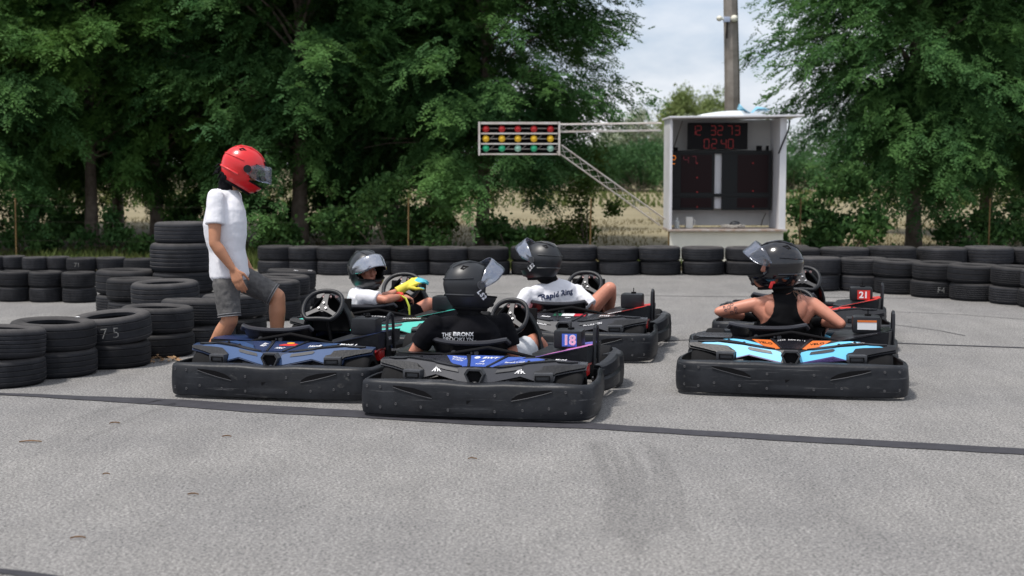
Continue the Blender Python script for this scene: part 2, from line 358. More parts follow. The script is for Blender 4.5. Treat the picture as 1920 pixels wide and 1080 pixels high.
def strip(name, pts, mt, z=.004, kind='structure', jag=0.0, seed=1):
    rnd = random.Random(seed); mb = MB(); L, Rr = [], []
    q = []
    for i in range(len(pts)-1):
        (x0, y0, w0), (x1, y1, w1) = pts[i], pts[i+1]
        a, b = G(x0, y0), G(x1, y1); n = max(2, int((b-a).length/.12))
        q += [(a.lerp(b, k/n), w0+(w1-w0)*k/n) for k in range(n)]
    q.append((G(pts[-1][0], pts[-1][1]), pts[-1][2]))
    for i, (p, w) in enumerate(q):
        t = q[min(i+1, len(q)-1)][0]-q[max(i-1, 0)][0]; t.normalize(); nrm = Vector((-t.y, t.x, 0))
        L.append(p+nrm*(w/2+rnd.uniform(-jag, jag))+Vector((0, 0, z))); Rr.append(p-nrm*(w/2+rnd.uniform(-jag, jag))+Vector((0, 0, z)))
    n = len(L); mb.add(L+Rr, [(i, i+1, n+i+1, n+i) for i in range(n-1)])
    return tag(link(name, mb.mesh(name, mt, False)), kind=kind)
strip('tar_seam', [(-120, 735, .06), (40, 741, .09), (160, 747, .14), (320, 755, .23), (480, 767, .26), (690, 778, .22), (900, 792, .20), (1100, 799, .18), (1300, 812, .15), (1500, 824, .17), (1800, 841, .17), (2100, 858, .17)], M['seam'], jag=.006)
strip('tar_seam', [(1660, 643, .05), (1760, 647, .05), (1930, 653, .055), (2100, 658, .05)], M['seam'], jag=.004, seed=3)
strip('tar_seam', [(-60, 1066, .05), (30, 1075, .06), (140, 1092, .06)], M['seam'], jag=.004, seed=4)
strip('thin_crack', [(-40, 612, .03), (90, 614, .03), (180, 618, .03)], M['crack'], seed=5)
strip('thin_crack', [(1240, 640, .04), (1330, 636, .04), (1360, 637, .04)], M['crack'], seed=6)
strip('thin_crack', [(1130, 553, .035), (1300, 556, .035), (1560, 558, .04), (1720, 560, .03)], M['crack'], seed=7)
strip('thin_crack', [(1660, 607, .02), (1760, 620, .02), (1810, 630, .02)], M['crack'], seed=8)
strip('thin_crack', [(1680, 585, .02), (1800, 590, .02), (1930, 600, .02)], M['crack'], seed=9)
strip('thin_crack', [(600, 549, .03), (760, 548, .03), (960, 551, .03)], M['crack'], seed=10)
for k, (pts) in enumerate([[(1112, 830, .04), (1125, 860, .06), (1150, 930, .07), (1140, 1000, .06)], [(1135, 830, .04), (1165, 880, .06), (1180, 950, .08), (1165, 1010, .06)],
                           [(1180, 840, .04), (1200, 900, .06), (1205, 960, .09), (1190, 1040, .07)], [(1208, 830, .05), (1232, 870, .07), (1240, 930, .08), (1235, 1000, .06)],
                           [(1240, 850, .04), (1262, 890, .05), (1275, 960, .06), (1290, 1000, .05)], [(150, 830, .05), (260, 780, .05), (330, 758, .04)], [(100, 800, .04), (190, 770, .05), (300, 752, .04)]]):
    strip('skid_mark', pts, M['skid'], seed=20+k, jag=.012)

# ------------------------------------------------------------------ tyres
def tyre_mat(name, mode):
    m = bpy.data.materials.new(name); m.use_nodes = True; n, l = m.node_tree.nodes, m.node_tree.links; b = n['Principled BSDF']
    b.inputs['Roughness'].default_value = .75; b.inputs['Specular IOR Level'].default_value = .22
    t = n.new('ShaderNodeTexCoord'); oi = n.new('ShaderNodeObjectInfo'); sx = n.new('ShaderNodeSeparateXYZ'); l.new(t.outputs['Object'], sx.inputs[0])
    va = n.new('ShaderNodeVectorMath'); va.operation = 'ADD'; l.new(t.outputs['Object'], va.inputs[0]); l.new(oi.outputs['Random'], va.inputs[1])
    z = n.new('ShaderNodeTexNoise'); z.inputs['Scale'].default_value = 6; z.inputs['Detail'].default_value = 7; z.inputs['Roughness'].default_value = .65; l.new(va.outputs[0], z.inputs['Vector'])
    r = n.new('ShaderNodeValToRGB'); r.color_ramp.elements[0].position = .3; r.color_ramp.elements[1].position = .75
    r.color_ramp.elements[0].color = (.0075, .0082, .0105, 1); r.color_ramp.elements[1].color = (.024, .0255, .031, 1); l.new(z.outputs['Fac'], r.inputs['Fac'])
    gn = n.new('ShaderNodeNewGeometry'); gs = n.new('ShaderNodeSeparateXYZ'); l.new(gn.outputs['Normal'], gs.inputs[0]); du = n.new('ShaderNodeMapRange'); du.inputs['From Min'].default_value = .35; du.inputs['From Max'].default_value = .95; du.inputs['To Max'].default_value = .9
    l.new(gs.outputs['Z'], du.inputs['Value']); dm = n.new('ShaderNodeMath'); dm.operation = 'MULTIPLY'; l.new(du.outputs[0], dm.inputs[0]); l.new(z.outputs['Fac'], dm.inputs[1])
    dx = n.new('ShaderNodeMix'); dx.data_type = 'RGBA'; dx.inputs['B'].default_value = (.085, .078, .074, 1); l.new(dm.outputs[0], dx.inputs['Factor']); l.new(r.outputs['Color'], dx.inputs['A'])
    hs = n.new('ShaderNodeHueSaturation'); mr = n.new('ShaderNodeMapRange'); mr.inputs['To Min'].default_value = .75; mr.inputs['To Max'].default_value = 1.45
    l.new(oi.outputs['Random'], mr.inputs['Value']); l.new(mr.outputs[0], hs.inputs['Value']); l.new(dx.outputs['Result'], hs.inputs['Color']); l.new(hs.outputs[0], b.inputs['Base Color'])
    def math_(op, a, bb=None):
        q = n.new('ShaderNodeMath'); q.operation = op
        for i, v in enumerate((a, bb)):
            if v is None: continue
            if isinstance(v, (int, float)): q.inputs[i].default_value = v
            else: l.new(v, q.inputs[i])
        return q.outputs[0]
    ang = math_('ARCTAN2', sx.outputs['Y'], sx.outputs['X'])
    if mode == 0: ph = math_('MULTIPLY', ang, 70)
    elif mode == 1: ph = math_('ADD', math_('MULTIPLY', ang, 46), math_('MULTIPLY', math_('ABSOLUTE', sx.outputs['Z']), 90))
    else: ph = math_('ADD', math_('MULTIPLY', ang, 90), math_('MULTIPLY', math_('SINE', math_('MULTIPLY', sx.outputs['Z'], 70)), 2.0))
    sn = math_('SINE', ph); st = math_('GREATER_THAN', sn, .55)
    rr = n.new('ShaderNodeVectorMath'); rr.operation = 'LENGTH'; cb = n.new('ShaderNodeCombineXYZ'); l.new(sx.outputs['X'], cb.inputs[0]); l.new(sx.outputs['Y'], cb.inputs[1]); l.new(cb.outputs[0], rr.inputs[0])
    msk = math_('GREATER_THAN', rr.outputs['Value'], .268); h = math_('MULTIPLY', st, msk)
    bp = n.new('ShaderNodeBump'); bp.invert = True; bp.inputs['Strength'].default_value = .8; bp.inputs['Distance'].default_value = .006; l.new(h, bp.inputs['Height']); l.new(bp.outputs[0], b.inputs['Normal'])
    return m
def tyre_mesh(i, grooves, mode):
    Ro, h = .288, .0985
    p = [(.185, -h*.55), (.180, -h*.80), (.192, -h*.93), (.225, -h), (.252, -h*.985), (.272, -h*.90), (.2835, -h*.74)]
    zs = []
    n = grooves
    for k in range(n):
        c = -h*.56+1.12*h*k/(n-1); zs.append(c)
    for c in zs: p += [(Ro-.001*abs(c)/h*3, c-.0055), (Ro-.0065, c-.003), (Ro-.0065, c+.003), (Ro-.001*abs(c)/h*3, c+.0055)]
    p += [(r, -z) for r, z in p[:7][::-1]] + [(.205, h*.75), (.225, h*.45), (.232, 0), (.225, -h*.45), (.205, -h*.75)]
    return MB().lathe(p, 56, closedprof=True).mesh('tyre', tyre_mat('tyre_rubber_%d' % i, mode))
TM = [tyre_mesh(0, 4, 0), tyre_mesh(1, 3, 1), tyre_mesh(2, 5, 2), tyre_mesh(3, 6, 0)]
for k_, me_ in enumerate(TM): me_.name = 'tyre'
rt = random.Random(11)
ORD = ['first', 'second', 'third', 'fourth', 'fifth', 'sixth', 'seventh', 'eighth', 'ninth', 'tenth', 'eleventh', 'twelfth', 'thirteenth', 'fourteenth', 'fifteenth', 'sixteenth', 'seventeenth', 'eighteenth', 'nineteenth', 'twentieth']
def tyre(x, y, z, D, h, label, group, tilt=(0, 0), me=None):
    o = link('tyre', me or rt.choice(TM)); k = D/.576
    o.scale = (k, k, h/.197); o.location = (x, y, z+h/2); o.rotation_euler = (tilt[0], tilt[1], rt.uniform(0, 6.28))
    return tag(o, label, 'tyre', group)
def stack(x, y, D, hs, names, group, jit=.024, tilt=None):
    """names: one label per tyre, bottom first"""
    z = 0; res = []
    for k, h in enumerate(hs):
        tl = (0, 0) if tilt is None or k == 0 else tilt
        res.append(tyre(x+rt.uniform(-jit, jit)*(k > 0), y+rt.uniform(-jit, jit)*(k > 0), z, D[k] if isinstance(D, (list, tuple)) else D, h, names[k], group, tl)); z += h
    return res
GR = 'used tyres stacked as track barriers'
UL = ['lower', 'upper']
# long far wall, left to right
far = [(518, 516), (572, 516), (635, 517), (700, 517), (768, 517), (840, 517), (917, 517), (998, 517), (1081, 517), (1160, 517), (1237, 517), (1318, 517), (1397, 517), (1474, 517)]
for i, (px, py) in enumerate(far):
    g = G(px, py); y = g.y+.29
    anchor = ['behind the standing man', 'behind the standing man', 'left of the teal kart driver', 'behind the teal kart driver'][i] if i < 4 else 'of the far wall'
    nm = ['%s tyre of the %s stack from the left in the long far wall' % (u, ORD[i]) for u in UL]
    d = .602 if i > 1 else .52
    stack(g.x*(y/g.y), y, d, (.198+rt.uniform(-.006, .004), .200+rt.uniform(-.008, .008)), nm, GR)
# rear row at the right, behind the curved row
for i, px in enumerate([1490, 1580, 1671, 1762, 1851, 1940, 2030]):
    p = P(px, 500, 18.75+.02*i); stack(p.x, p.y, .655, (.22, .222+rt.uniform(-.012, .012)), ['%s wide tyre, %s stack from the left, straight row behind the right-hand curve' % (u, ORD[i]) for u in UL], GR)
# curved row at the right
for i, (px, py) in enumerate([(1529, 547), (1619, 548), (1686, 553), (1755, 560), (1830, 566), (1906, 573), (1962, 580), (2030, 592)]):
    g = G(px, py); y = g.y+.28
    nm = ['%s tyre of the %s stack from the left in the curved row at right' % (u, ORD[i]) for u in UL]
    r_ = stack(g.x*(y/g.y), y, .59, (.2, .2+rt.uniform(-.006, .012)), nm, GR, tilt=(rt.uniform(-.03, .02), rt.uniform(-.02, .03)))
    if i == 3: chalk_f = r_[0]; chalk_f['label'] = 'lower tyre chalked F4 in the curved row at right'
# far left row of small tyres
for i, px in enumerate([-14, 25, 66, 108, 154, 207, 262]):
    Y = 18.9-.08*i+(0.16 if i % 2 else 0); p = P(px, 500, Y); d = .33 if i < 4 else .40
    r_ = stack(p.x, p.y, d, (.15, .168), ['%s small tyre, %s stack from the left, rear row beneath left trees' % (u, ORD[i]) for u in UL], GR, jit=.006)
    if i == 4: chalk_l = r_[1]; chalk_l['label'] = 'small upper tyre chalked 71 in the rear row at left'
# second left row
for i, px in enumerate([-28, 29, 88, 150]):
    g = G(px, 566+i); y = g.y+.2; r_ = stack(g.x*(y/g.y), y, .375, (.165, .17), ['%s small tyre, %s stack from the left, middle row at left' % (u, ORD[i]) for u in UL], GR, jit=.006)
# clustered stacks at left
def cl(px, py, D, hs, what, tilt=None, dy=None):
    g = G(px, py); y = g.y+(D if not isinstance(D, (list, tuple)) else D[0])*.49
    n = ['bottom', 'second', 'third', 'top'] if len(hs) == 4 else (['lower', 'upper'] if len(hs) == 2 else ['lower', 'middle', 'upper'])
    return stack(g.x*(y/g.y), y, D, hs, ['%s tyre of the %s' % (n[k], what) for k in range(len(hs))], GR, jit=.012, tilt=tilt)
cl(2, 731, .60, (.19, .20), 'nearest stack cut by the left picture edge', (-.03, -.05))
cl(103, 712, .60, (.19, .195), 'stack second from the left edge in the near row', (-.02, -.03))
r_ = cl(209, 694, .585, (.185, .20), 'near stack third from the left edge', (-.05, -.07)); chalk_n = r_[1]; chalk_n['label'] = 'upper tyre chalked 75 and tilted, third near stack from left edge'
cl(297, 673, .57, (.185, .20), 'near stack with white specks above the dry leaves', (-.02, .0))
cl(374, 655, .60, (.185, .20), 'open-topped near stack just left of the standing man', (-.05, -.03))
cl(440, 640, .56, (.185, .20), 'near stack behind the standing man\'s bent rear leg', (-.03, .01))
cl(240, 592, .63, (.2, .245), 'broad stack left of the tall tower, farthest of its cluster', (-.02, .0))
cl(258, 606, .56, (.2, .215), 'stack half hidden in the middle of the left cluster', (-.02, .0))
cl(311, 622, .62, (.21, .225), 'wide stack in front of the tall tower', (-.03, -.02))
t4 = G(346, 592); t4y = t4.y+.33
stack(t4.x*(t4y/t4.y), t4y, [.63, .64, .66, .56], (.215, .215, .29, .21), ['bottom tyre of the four-high tower behind the standing man', 'second tyre up in the four-high tower behind the standing man', 'fattest tyre of the tower, third up beside the standing man', 'topmost tyre of the four-high tower beside the white shirt'], GR, jit=.01)
cl(515, 603, .52, (.19, .195), 'stack beyond the man\'s front knee, nearer one', (-.02, 0))
cl(532, 590, .55, (.19, .195), 'stack beyond the man\'s front knee, middle one', (-.03, 0))
r_ = cl(548, 577, .53, (.19, .20), 'stack with white stickers beyond the man\'s front knee', (-.05, .02)); sticker_t = r_[1]

def chalk(o, s, size, ang, z=0.0, mtl='chalk', bold=-.008):
    """letters wrapped round the tread of tyre o; ang = world direction (deg) that the letters face"""
    vs, fs = text2d(s, size, bold); Rr = .289
    k = o.scale.x; rz = o.rotation_euler.z; a0 = R(ang)-rz
    def fn(x, y):
        a = a0+x/(Rr*k); return Vector((Rr*math.cos(a), Rr*math.sin(a), (y-size*.35)/o.scale.z+z))
    c = link('lettering', mapped(vs, fs, fn, M[mtl], 'lettering'), o); return c
chalk(chalk_n, '7 5', .11, -77); chalk(chalk_f, 'F4', .09, -96); chalk(chalk_l, '71', .08, -92)
def sticker(o, ang, r, w, d):
    """small paper label lying on the sidewall of tyre o"""
    rz = o.rotation_euler.z; a = R(ang)-rz; mb = MB(); mb.box((r*math.cos(a), r*math.sin(a), .0995), (w, d, .004), Matrix.Rotation(a+.4, 3, 'Z'))
    return link('paper_label', mb.mesh('paper_label', M['white'], False), o)
sticker(sticker_t, -70, .235, .05, .03); sticker(sticker_t, -20, .24, .05, .03); sticker(chalk_n, 200, .25, .06, .035)

# ------------------------------------------------------------------ trees
def quads_mesh(name, V, mtl):
    n = V.shape[0]; me = bpy.data.meshes.new(name); me.vertices.add(n*4); me.vertices.foreach_set('co', V.reshape(-1).astype(np.float32))
    me.loops.add(n*4); me.loops.foreach_set('vertex_index', np.arange(n*4, dtype=np.int32)); me.polygons.add(n)
    me.polygons.foreach_set('loop_start', np.arange(0, n*4, 4, dtype=np.int32)); me.polygons.foreach_set('loop_total', np.full(n, 4, dtype=np.int32))
    me.materials.append(mtl); me.update(calc_edges=True); me.validate(); return me
def unit(a): return a/np.maximum(np.linalg.norm(a, axis=-1, keepdims=True), 1e-9)
def fronds(base, d, nrm, L, pairs, lw, ll, rng):
    """pinnate leaves: base (n,3), direction, face normal, length -> diamond leaflets"""
    n = len(base); d = unit(d); s = unit(np.cross(d, nrm)); nrm = np.cross(s, d); out_ = []
    for k in range(pairs):
        t = (k+.8)/(pairs+.4); c = base+d*(L*t)[:, None]-np.array([0, 0, 1.])*(L*.38*t*t)[:, None]
        for sg in (-1, 1):
            ld = unit(s*sg+d*.45-nrm*.25+rng.normal(0, .18, (n, 3))); w = unit(np.cross(ld, nrm)+rng.normal(0, .25, (n, 3)))
            l_ = (ll*(1-.35*abs(t-.45)))*rng.uniform(.85, 1.15, n); 
            out_.append(np.stack([c, c+ld*(l_*.5)[:, None]+w*lw*.5, c+ld*l_[:, None], c+ld*(l_*.5)[:, None]-w*lw*.5], 1))
    e = base+d*(L*.98)[:, None]-np.array([0, 0, 1.])*(L*.36)[:, None]; w = s*lw*.5
    out_.append(np.stack([e, e+d*ll*.5+w, e+d*ll, e+d*ll*.5-w], 1))
    return np.concatenate(out_)
def crown_points(rng, n, rad, cz, zmin, gap):
    pts = []
    while len(pts) < n:
        v = rng.normal(0, 1, 3); v /= np.linalg.norm(v); r = rng.uniform(.25, 1)**.55
        r *= 1+.22*math.sin(3*v[0]*2+gap)+.14*math.sin(7*v[2]+gap*2)
        p = v*r*np.array(rad)+np.array([0, 0, cz])
        if p[2] < zmin+.5*abs(math.sin(p[0]*1.7+gap)) : continue
        if p[2] < 2.2 and math.hypot(p[0], p[1]) < .9: continue
        pts.append(p)
    return np.array(pts)
def locust_crown(seed, rad, cz, zmin, n_cl=480, n_fr=46, scale=1.0):
    rng = np.random.default_rng(seed); C_ = crown_points(rng, n_cl, rad, cz, zmin, seed*1.3); B, D, N = [], [], []
    for c in C_:
        o = c-np.array([0, 0, cz-1.0]); o[2] *= .35; o = o/np.linalg.norm(o)
        L = rng.uniform(.45, .95); m = n_fr; t = rng.uniform(0, 1, m)
        side = np.cross(o, [0, 0, 1.]); side /= np.linalg.norm(side)+1e-9
        twig = c+np.outer(t-.5, o)*L*1.5-np.outer(t*t, [0, 0, 1.])*L*.45+rng.normal(0, .10, (m, 3))
        sg = rng.choice([-1, 1], m)
        d = np.outer(np.ones(m)*.75, o)+np.outer(sg*rng.uniform(.3, 1.1, m), side)+rng.normal(0, .3, (m, 3)); d[:, 2] -= .10
        nn = np.tile([0, 0, 1.], (m, 1))+rng.normal(0, .35, (m, 3))+o*.35
        B.append(twig); D.append(d); N.append(nn)
    B, D, N = map(np.concatenate, (B, D, N)); L = rng.uniform(.17, .30, len(B))*scale
    return fronds(B, D, N, L, 6, .036*scale, .088*scale, rng), C_
M['leaf'] = leaf_mat('locust_leaves', (.040, .118, .036), (.150, .275, .055), .55, .42)
M['leaf2'] = leaf_mat('locust_leaves_bluish', (.038, .112, .044), (.130, .255, .066), .5, .42)
M['bark'] = mat('furrowed_bark', (.085, .065, .052), .9, col2=(.21, .165, .135), vscale=7, bump=1.0, bscale=14)
def trunk_mesh(seed, C_, r0, top, lean=(0, 0)):
    rng = np.random.default_rng(seed+99); mb = MB(); p = []
    for k in range(9):
        t = k/8; p.append(Vector((lean[0]*t*t*top+.05*math.sin(3*t+seed), lean[1]*t*top+.04*math.cos(4*t+seed), top*t)))
    mb.tube(p, [r0*(1.25 if k == 0 else 1)*(1-.75*k/8) for k in range(9)], 12)
    for c in C_[::9]:
        c = Vector(c); a = max(1.7, min(c.z-.4-.35*math.hypot(c.x, c.y), top*.9)); q = p[min(8, int(a/top*8))].copy(); q.z = a
        mid = q.lerp(c, .5)+Vector((0, 0, .22)); mb.tube([q, q.lerp(mid, .6)+Vector((0, 0, .05)), mid, mid.lerp(c, .6)+Vector((0, 0, .04)), c], [r0*.22, r0*.19, r0*.14, r0*.08, .008], 6)
    return mb.mesh('trunk', M['bark'])
VAR = []
for sd_, rad, cz, zm in [(1, (3.0, 2.6, 4.8), 5.2, 1.1), (2, (2.9, 2.4, 4.6), 4.9, .8), (3, (3.2, 2.5, 5.0), 5.3, 1.0), (4, (2.7, 2.3, 4.5), 4.8, .7)]:
    V, C_ = locust_crown(sd_, rad, cz, zm)
    VAR.append((quads_mesh('crown', V, M['leaf' if sd_ % 2 else 'leaf2']), trunk_mesh(sd_, C_, .112+.006*sd_, cz+2.6)))
def tree(px, Y, v, label, rz=0.0, s=1.0, trunk=True, name='locust_tree', group='locust trees lining the track'):
    p = P(px, 470, Y); e = empty(name, (p.x, Y, field_z(p.x, Y)-.02), rz); e.scale = (s, s, s); tag(e, label, 'tree', group)
    c = link('crown', VAR[v][0], e)
    if trunk: link('trunk', VAR[v][1], e)
    return e
tree(-30, 25.0, 1, 'leafy tree at the left picture edge', 1.0)
tree(168, 25.6, 0, 'dense locust tree whose straight trunk rises left of the tyre tower', .3)
tree(292, 26.6, 2, 'locust tree with a slim trunk just left of the tyre tower', 2.0, .98)
tree(560, 25.6, 3, 'dense locust tree behind the red-helmeted man', 4.0, 1.08)
tree(735, 27.6, 0, 'locust tree between the red helmet and the start lights', 5.1, 1.02)
tree(908, 25.4, 1, 'locust tree with a leaning trunk behind the start lights', 2.7, .98)
t_r = tree(1712, 24.6, 3, 'big feathery locust tree with a brown trunk right of the timing box', .9, .97)
t_r.scale = (.87, .95, 1.02)
tree(1975, 25.5, 1, 'leafy locust tree at the right picture edge', 3.4, 1.05)
tree(-330, 25.5, 2, 'leafy tree beyond the left picture edge', 2.2, 1.0); tree(-620, 26.5, 0, 'second leafy tree beyond the left picture edge', 4.2, 1.05); tree(2280, 25.0, 3, 'leafy tree beyond the right picture edge', 1.2, 1.0)
tree(60, 30.5, 3, 'tree in the dark second line at far left', 1.7, 1.1)
tree(430, 31.0, 1, 'tree in the dark second line behind the man\'s helmet', .2, 1.15)
tree(640, 32, 2, 'tree in the dark second line over the teal kart', 3.3, 1.1)
tree(225, 34, 0, 'tree in the second line behind the two left trunks', 2.3, 1.15)
tree(1850, 31, 3, 'tree in the second line behind the right-hand tree', 5.0, 1.05)

def shrub_mesh(seed, w, d, h, n, mtl, ll=.09, stems=True, name='foliage'):
    rng = np.random.default_rng(seed); nb = max(7, int(w*h*5)); cen = np.stack([rng.normal(0, w*.33, nb), rng.normal(0, d*.33, nb), rng.uniform(.15, .95, nb)*h], 1)
    cen[:, 2] *= (1-.45*(np.abs(cen[:, 0])/(w*.8)).clip(0, 1))
    k = rng.integers(0, nb, n); sc = rng.uniform(.18, .34, nb)*min(w, h)*.8
    p = cen[k]+rng.normal(0, 1, (n, 3))*sc[k][:, None]*np.array([1, 1, .8])*.55; p[:, 2] = np.abs(p[:, 2])
    a = unit(rng.normal(0, 1, (n, 3))+np.array([0, 0, .3])); b_ = unit(np.cross(a, rng.normal(0, 1, (n, 3)))); l_ = ll*rng.uniform(.7, 1.3, n)
    V = np.stack([p, p+a*(l_*.5)[:, None]+b_*(l_*.28)[:, None], p+a*l_[:, None], p+a*(l_*.5)[:, None]-b_*(l_*.28)[:, None]], 1)
    return quads_mesh(name, V, mtl), cen
M['shrub'] = leaf_mat('shrub_leaves', (.030, .085, .030), (.10, .19, .05), 2.0, .3)
M['shrub_y'] = leaf_mat('yellow_green_leaves', (.05, .10, .02), (.13, .19, .045), 1.6, .3)
M['willow'] = leaf_mat('silvery_willow_leaves', (.19, .23, .15), (.38, .42, .29), .25, .2)  # silvery leaf, paled a little further for distance haze
M['poplar'] = leaf_mat('haze_paled_poplar_leaves', (.13, .18, .06), (.29, .34, .13), .2, .2)  # distance haze is put into this leaf colour
M['hedge'] = leaf_mat('hedge_leaves', (.030, .085, .034), (.085, .17, .055), .25, .25)
def shrub(px, Y, w, d, h, n, mtl, label, seed, ll=.09, name='shrub', cat='shrub', group='shrubs along the track fence', zoff=0):
    p = P(px, 470, Y); me, cen = shrub_mesh(seed, w, d, h, n, M[mtl], ll); e = empty(name, (p.x, Y, field_z(p.x, Y)+zoff)); tag(e, label, cat, group)
    link('foliage', me, e); mb = MB()
    for c in cen[::2]: mb.tube([(c[0]*.15, c[1]*.15, -.05), (c[0]*.6, c[1]*.6, c[2]*.5), tuple(c)], [.012*max(1, h*.6), .009*max(1, h*.5), .004], 5)
    link('stem', mb.mesh('stem', M['bark']), e); return e
shrub(60, 24.2, .9, .6, .8, 1500, 'shrub', 'dark shrub under the trees at far left', 1)
shrub(225, 24.0, .8, .5, .85, 1500, 'shrub', 'low shrub between the two left trunks', 2)
shrub(640, 23.6, 1.3, .6, .95, 2300, 'shrub', 'dark shrub above the tyre wall left of the child driver', 3)
shrub(490, 23.9, .9, .5, .75, 1400, 'shrub', 'shrub beyond the standing man\'s hip', 13)
shrub(735, 23.4, 1.3, .6, 1.25, 2300, 'shrub', 'dark shrub hanging over the tyre wall left of the leaning trunk', 4)
shrub(960, 23.6, .9, .6, .75, 1700, 'shrub', 'shrub at the foot of the leaning trunk', 5)
shrub(1010, 24.8, 1.0, .6, .75, 1300, 'shrub_y', 'grey-green bush right of the leaning trunk', 6)
shrub(1100, 25.4, 1.0, .6, 1.9, 2000, 'shrub_y', 'tall yellow-green sapling under the start light truss', 7, .075)
for i_, (px_, Y_, w_, h_) in enumerate([(-20, 26.5, 1.7, 1.4), (100, 28.5, 1.3, 1.1), (380, 28.4, 1.3, 1.3), (455, 27.2, 1.1, 1.0), (610, 28.0, 1.3, 1.1), (690, 26.9, 1.4, 1.4), (800, 28.2, 1.1, .9), (340, 25.6, .9, .6)]):
    shrub(px_, Y_, w_, .8, h_, 3000, 'shrub', '%s dark undergrowth clump from the left, rooted among the left-hand trunks' % ORD[i_], 80+i_, .09, 'shrub', 'shrub', 'undergrowth clumps among the trunks')
shrub(845, 24.4, .9, .5, .8, 1100, 'shrub_y', 'pale weedy bush left of the leaning trunk', 8)
shrub(1515, 23.2, .9, .5, 1.1, 1900, 'shrub', 'dark bush just right of the timing box', 9)
shrub(1585, 23.0, 1.3, .7, 1.5, 3200, 'shrub', 'leafy green bush between the timing box and the brown trunk', 10, .1)
shrub(1800, 23.4, 1.2, .6, .7, 1700, 'shrub', 'low bush right of the brown trunk', 11)
shrub(1875, 23.2, 1.1, .6, 1.05, 2000, 'shrub', 'dark straggly bush near the right picture edge', 12)
# far greenery seen through the gap
def far_tree(px, Y, w, h, n, mtl, label, seed, ll, name='willow_tree', sink=0, group='pale trees far across the field'):
    shrub(px, Y, w, w*.8, h, n, mtl, label, seed, ll, name, 'tree', group, -sink)
far_tree(1190, 100, 3.0, 5.2, 12000, 'willow', 'small silvery tree far off, left of the concrete pole', 21, .17)
far_tree(1150, 112, 3.2, 4.2, 9000, 'willow', 'low silvery far tree, leftmost in the gap', 22, .17)
far_tree(1278, 115, 3.1, 7.7, 15000, 'poplar', 'tall yellow-green far tree left of the concrete pole', 23, .26, 'poplar_tree')
far_tree(1338, 118, 3.2, 7.6, 15000, 'poplar', 'rounded yellow-green far tree right beside the concrete pole', 24, .26, 'poplar_tree')
far_tree(1290, 98, 3.0, 4.8, 12000, 'willow', 'silvery far willow in front of the tall yellow-green trees', 25, .15)
far_tree(1343, 96, 2.6, 4.8, 10000, 'willow', 'silvery far willow directly left of the concrete pole', 26, .15)
for i, (px, h) in enumerate([(1010, 3.6), (1090, 3.4), (1150, 3.2), (1205, 3.5), (1260, 3.4), (1420, 3.6), (1480, 3.4)]):
    shrub(px, 68+2*(i % 3), 4.2, 2.2, h*.68, 9000, 'hedge', '%s deep green bush from the left along the far field edge' % ORD[i], 40+i, .12, 'hedge_bush', 'bush', 'bushes along the far field edge')
for i, (px, h) in enumerate([(60, 4.6), (240, 4.8), (420, 4.6), (600, 4.5), (770, 4.6), (900, 4.3), (1580, 4.2), (1720, 4.2), (1880, 4.4)]):
    shrub(px, 76+2*(i % 3), 6.5, 3.0, h, 8000, 'hedge', '%s dark far bush from the left glimpsed between the tree trunks' % ORD[i], 60+i, .17, 'hedge_bush', 'bush', 'dark bushes glimpsed between the trunks')

# grasses
def blades(name, n, xr, yr, hr, mtl, seed, wd=.012, z=field_z, dens=None):
    rng = np.random.default_rng(seed); y = rng.uniform(yr[0], yr[1], n); x = rng.uniform(-1, 1, n)*xr*y/20
    k = np.sin(x*2.1+seed)+np.sin(y*1.3+x*.7); keep = k > -1.2; x, y = x[keep], y[keep]; n = len(x)
    zz = np.array([z(a, b) for a, b in zip(x, y)]); h = rng.uniform(hr[0], hr[1], n)*(.6+.4*np.abs(np.sin(x*1.1))); a = rng.uniform(0, 6.28, n); ln = rng.normal(0, .25, (n, 2))*h[:, None]
    p = np.stack([x, y, zz], 1); sx = np.stack([np.cos(a)*wd, np.sin(a)*wd, np.zeros(n)], 1); m1 = p+np.stack([ln[:, 0]*.4, ln[:, 1]*.4, h*.6], 1); tp = p+np.stack([ln[:, 0], ln[:, 1], h], 1)
    V = np.stack([p-sx, p+sx, tp+sx*.15, m1-sx*.8], 1)
    return tag(link(name, quads_mesh(name, V, mtl)), kind='stuff')
M['grass_g'] = leaf_mat('weedy_green_grass', (.05, .09, .02), (.16, .18, .06), 1.2, .3)
M['grass_d'] = leaf_mat('dry_grass', (.15, .125, .06), (.23, .195, .105), .6, .3)
blades('green_grass', 15000, 9.5, (20.9, 25.0), (.08, .24), M['grass_g'], 3)
blades('dry_grass', 24000, 10, (22.0, 40), (.03, .11), M['grass_d'], 4, .012)
blades('field_grass', 6000, 9, (48, 68), (.10, .28), M['grass_g'], 5, .05)

# ------------------------------------------------------------------ fence
M['rust'] = mat('rusty_yellow_paint', (.10, .055, .022), .8, col2=(.20, .13, .045), vscale=25)
M['wire'] = mat('galvanised_wire', (.10, .09, .07), .5, .6)
fe = empty('wire_fence', (0, 22.6, 0)); tag(fe, 'thin wire fence on rusty yellow posts beyond the tyre wall', 'fence')
fx = [P(px, 400, 22.6).x for px in (-60, 28, 765, 1107, 1500, 1855, 2000)]
for k, x in enumerate(fx):
    mb = MB(); mb.tube([(x, 0, -.1), (x+.01, 0, 1.0)], .013, 8); mb.disc((x+.01, 0, 1.0), (0, 0, 1), .016, .015); link('post', mb.mesh('post', M['rust']), fe)
for z in (.35, .65, .9):
    mb = MB(); pts = []
    for a, b in zip(fx[:-1], fx[1:]): pts += [Vector((a+(b-a)*t, -.02, z-.03*math.sin(math.pi*t))) for t in (0, .25, .5, .75)]
    pts.append(Vector((fx[-1], -.02, z))); mb.tube(pts, .0012, 4); link('wire', mb.mesh('wire', M['wire']), fe)

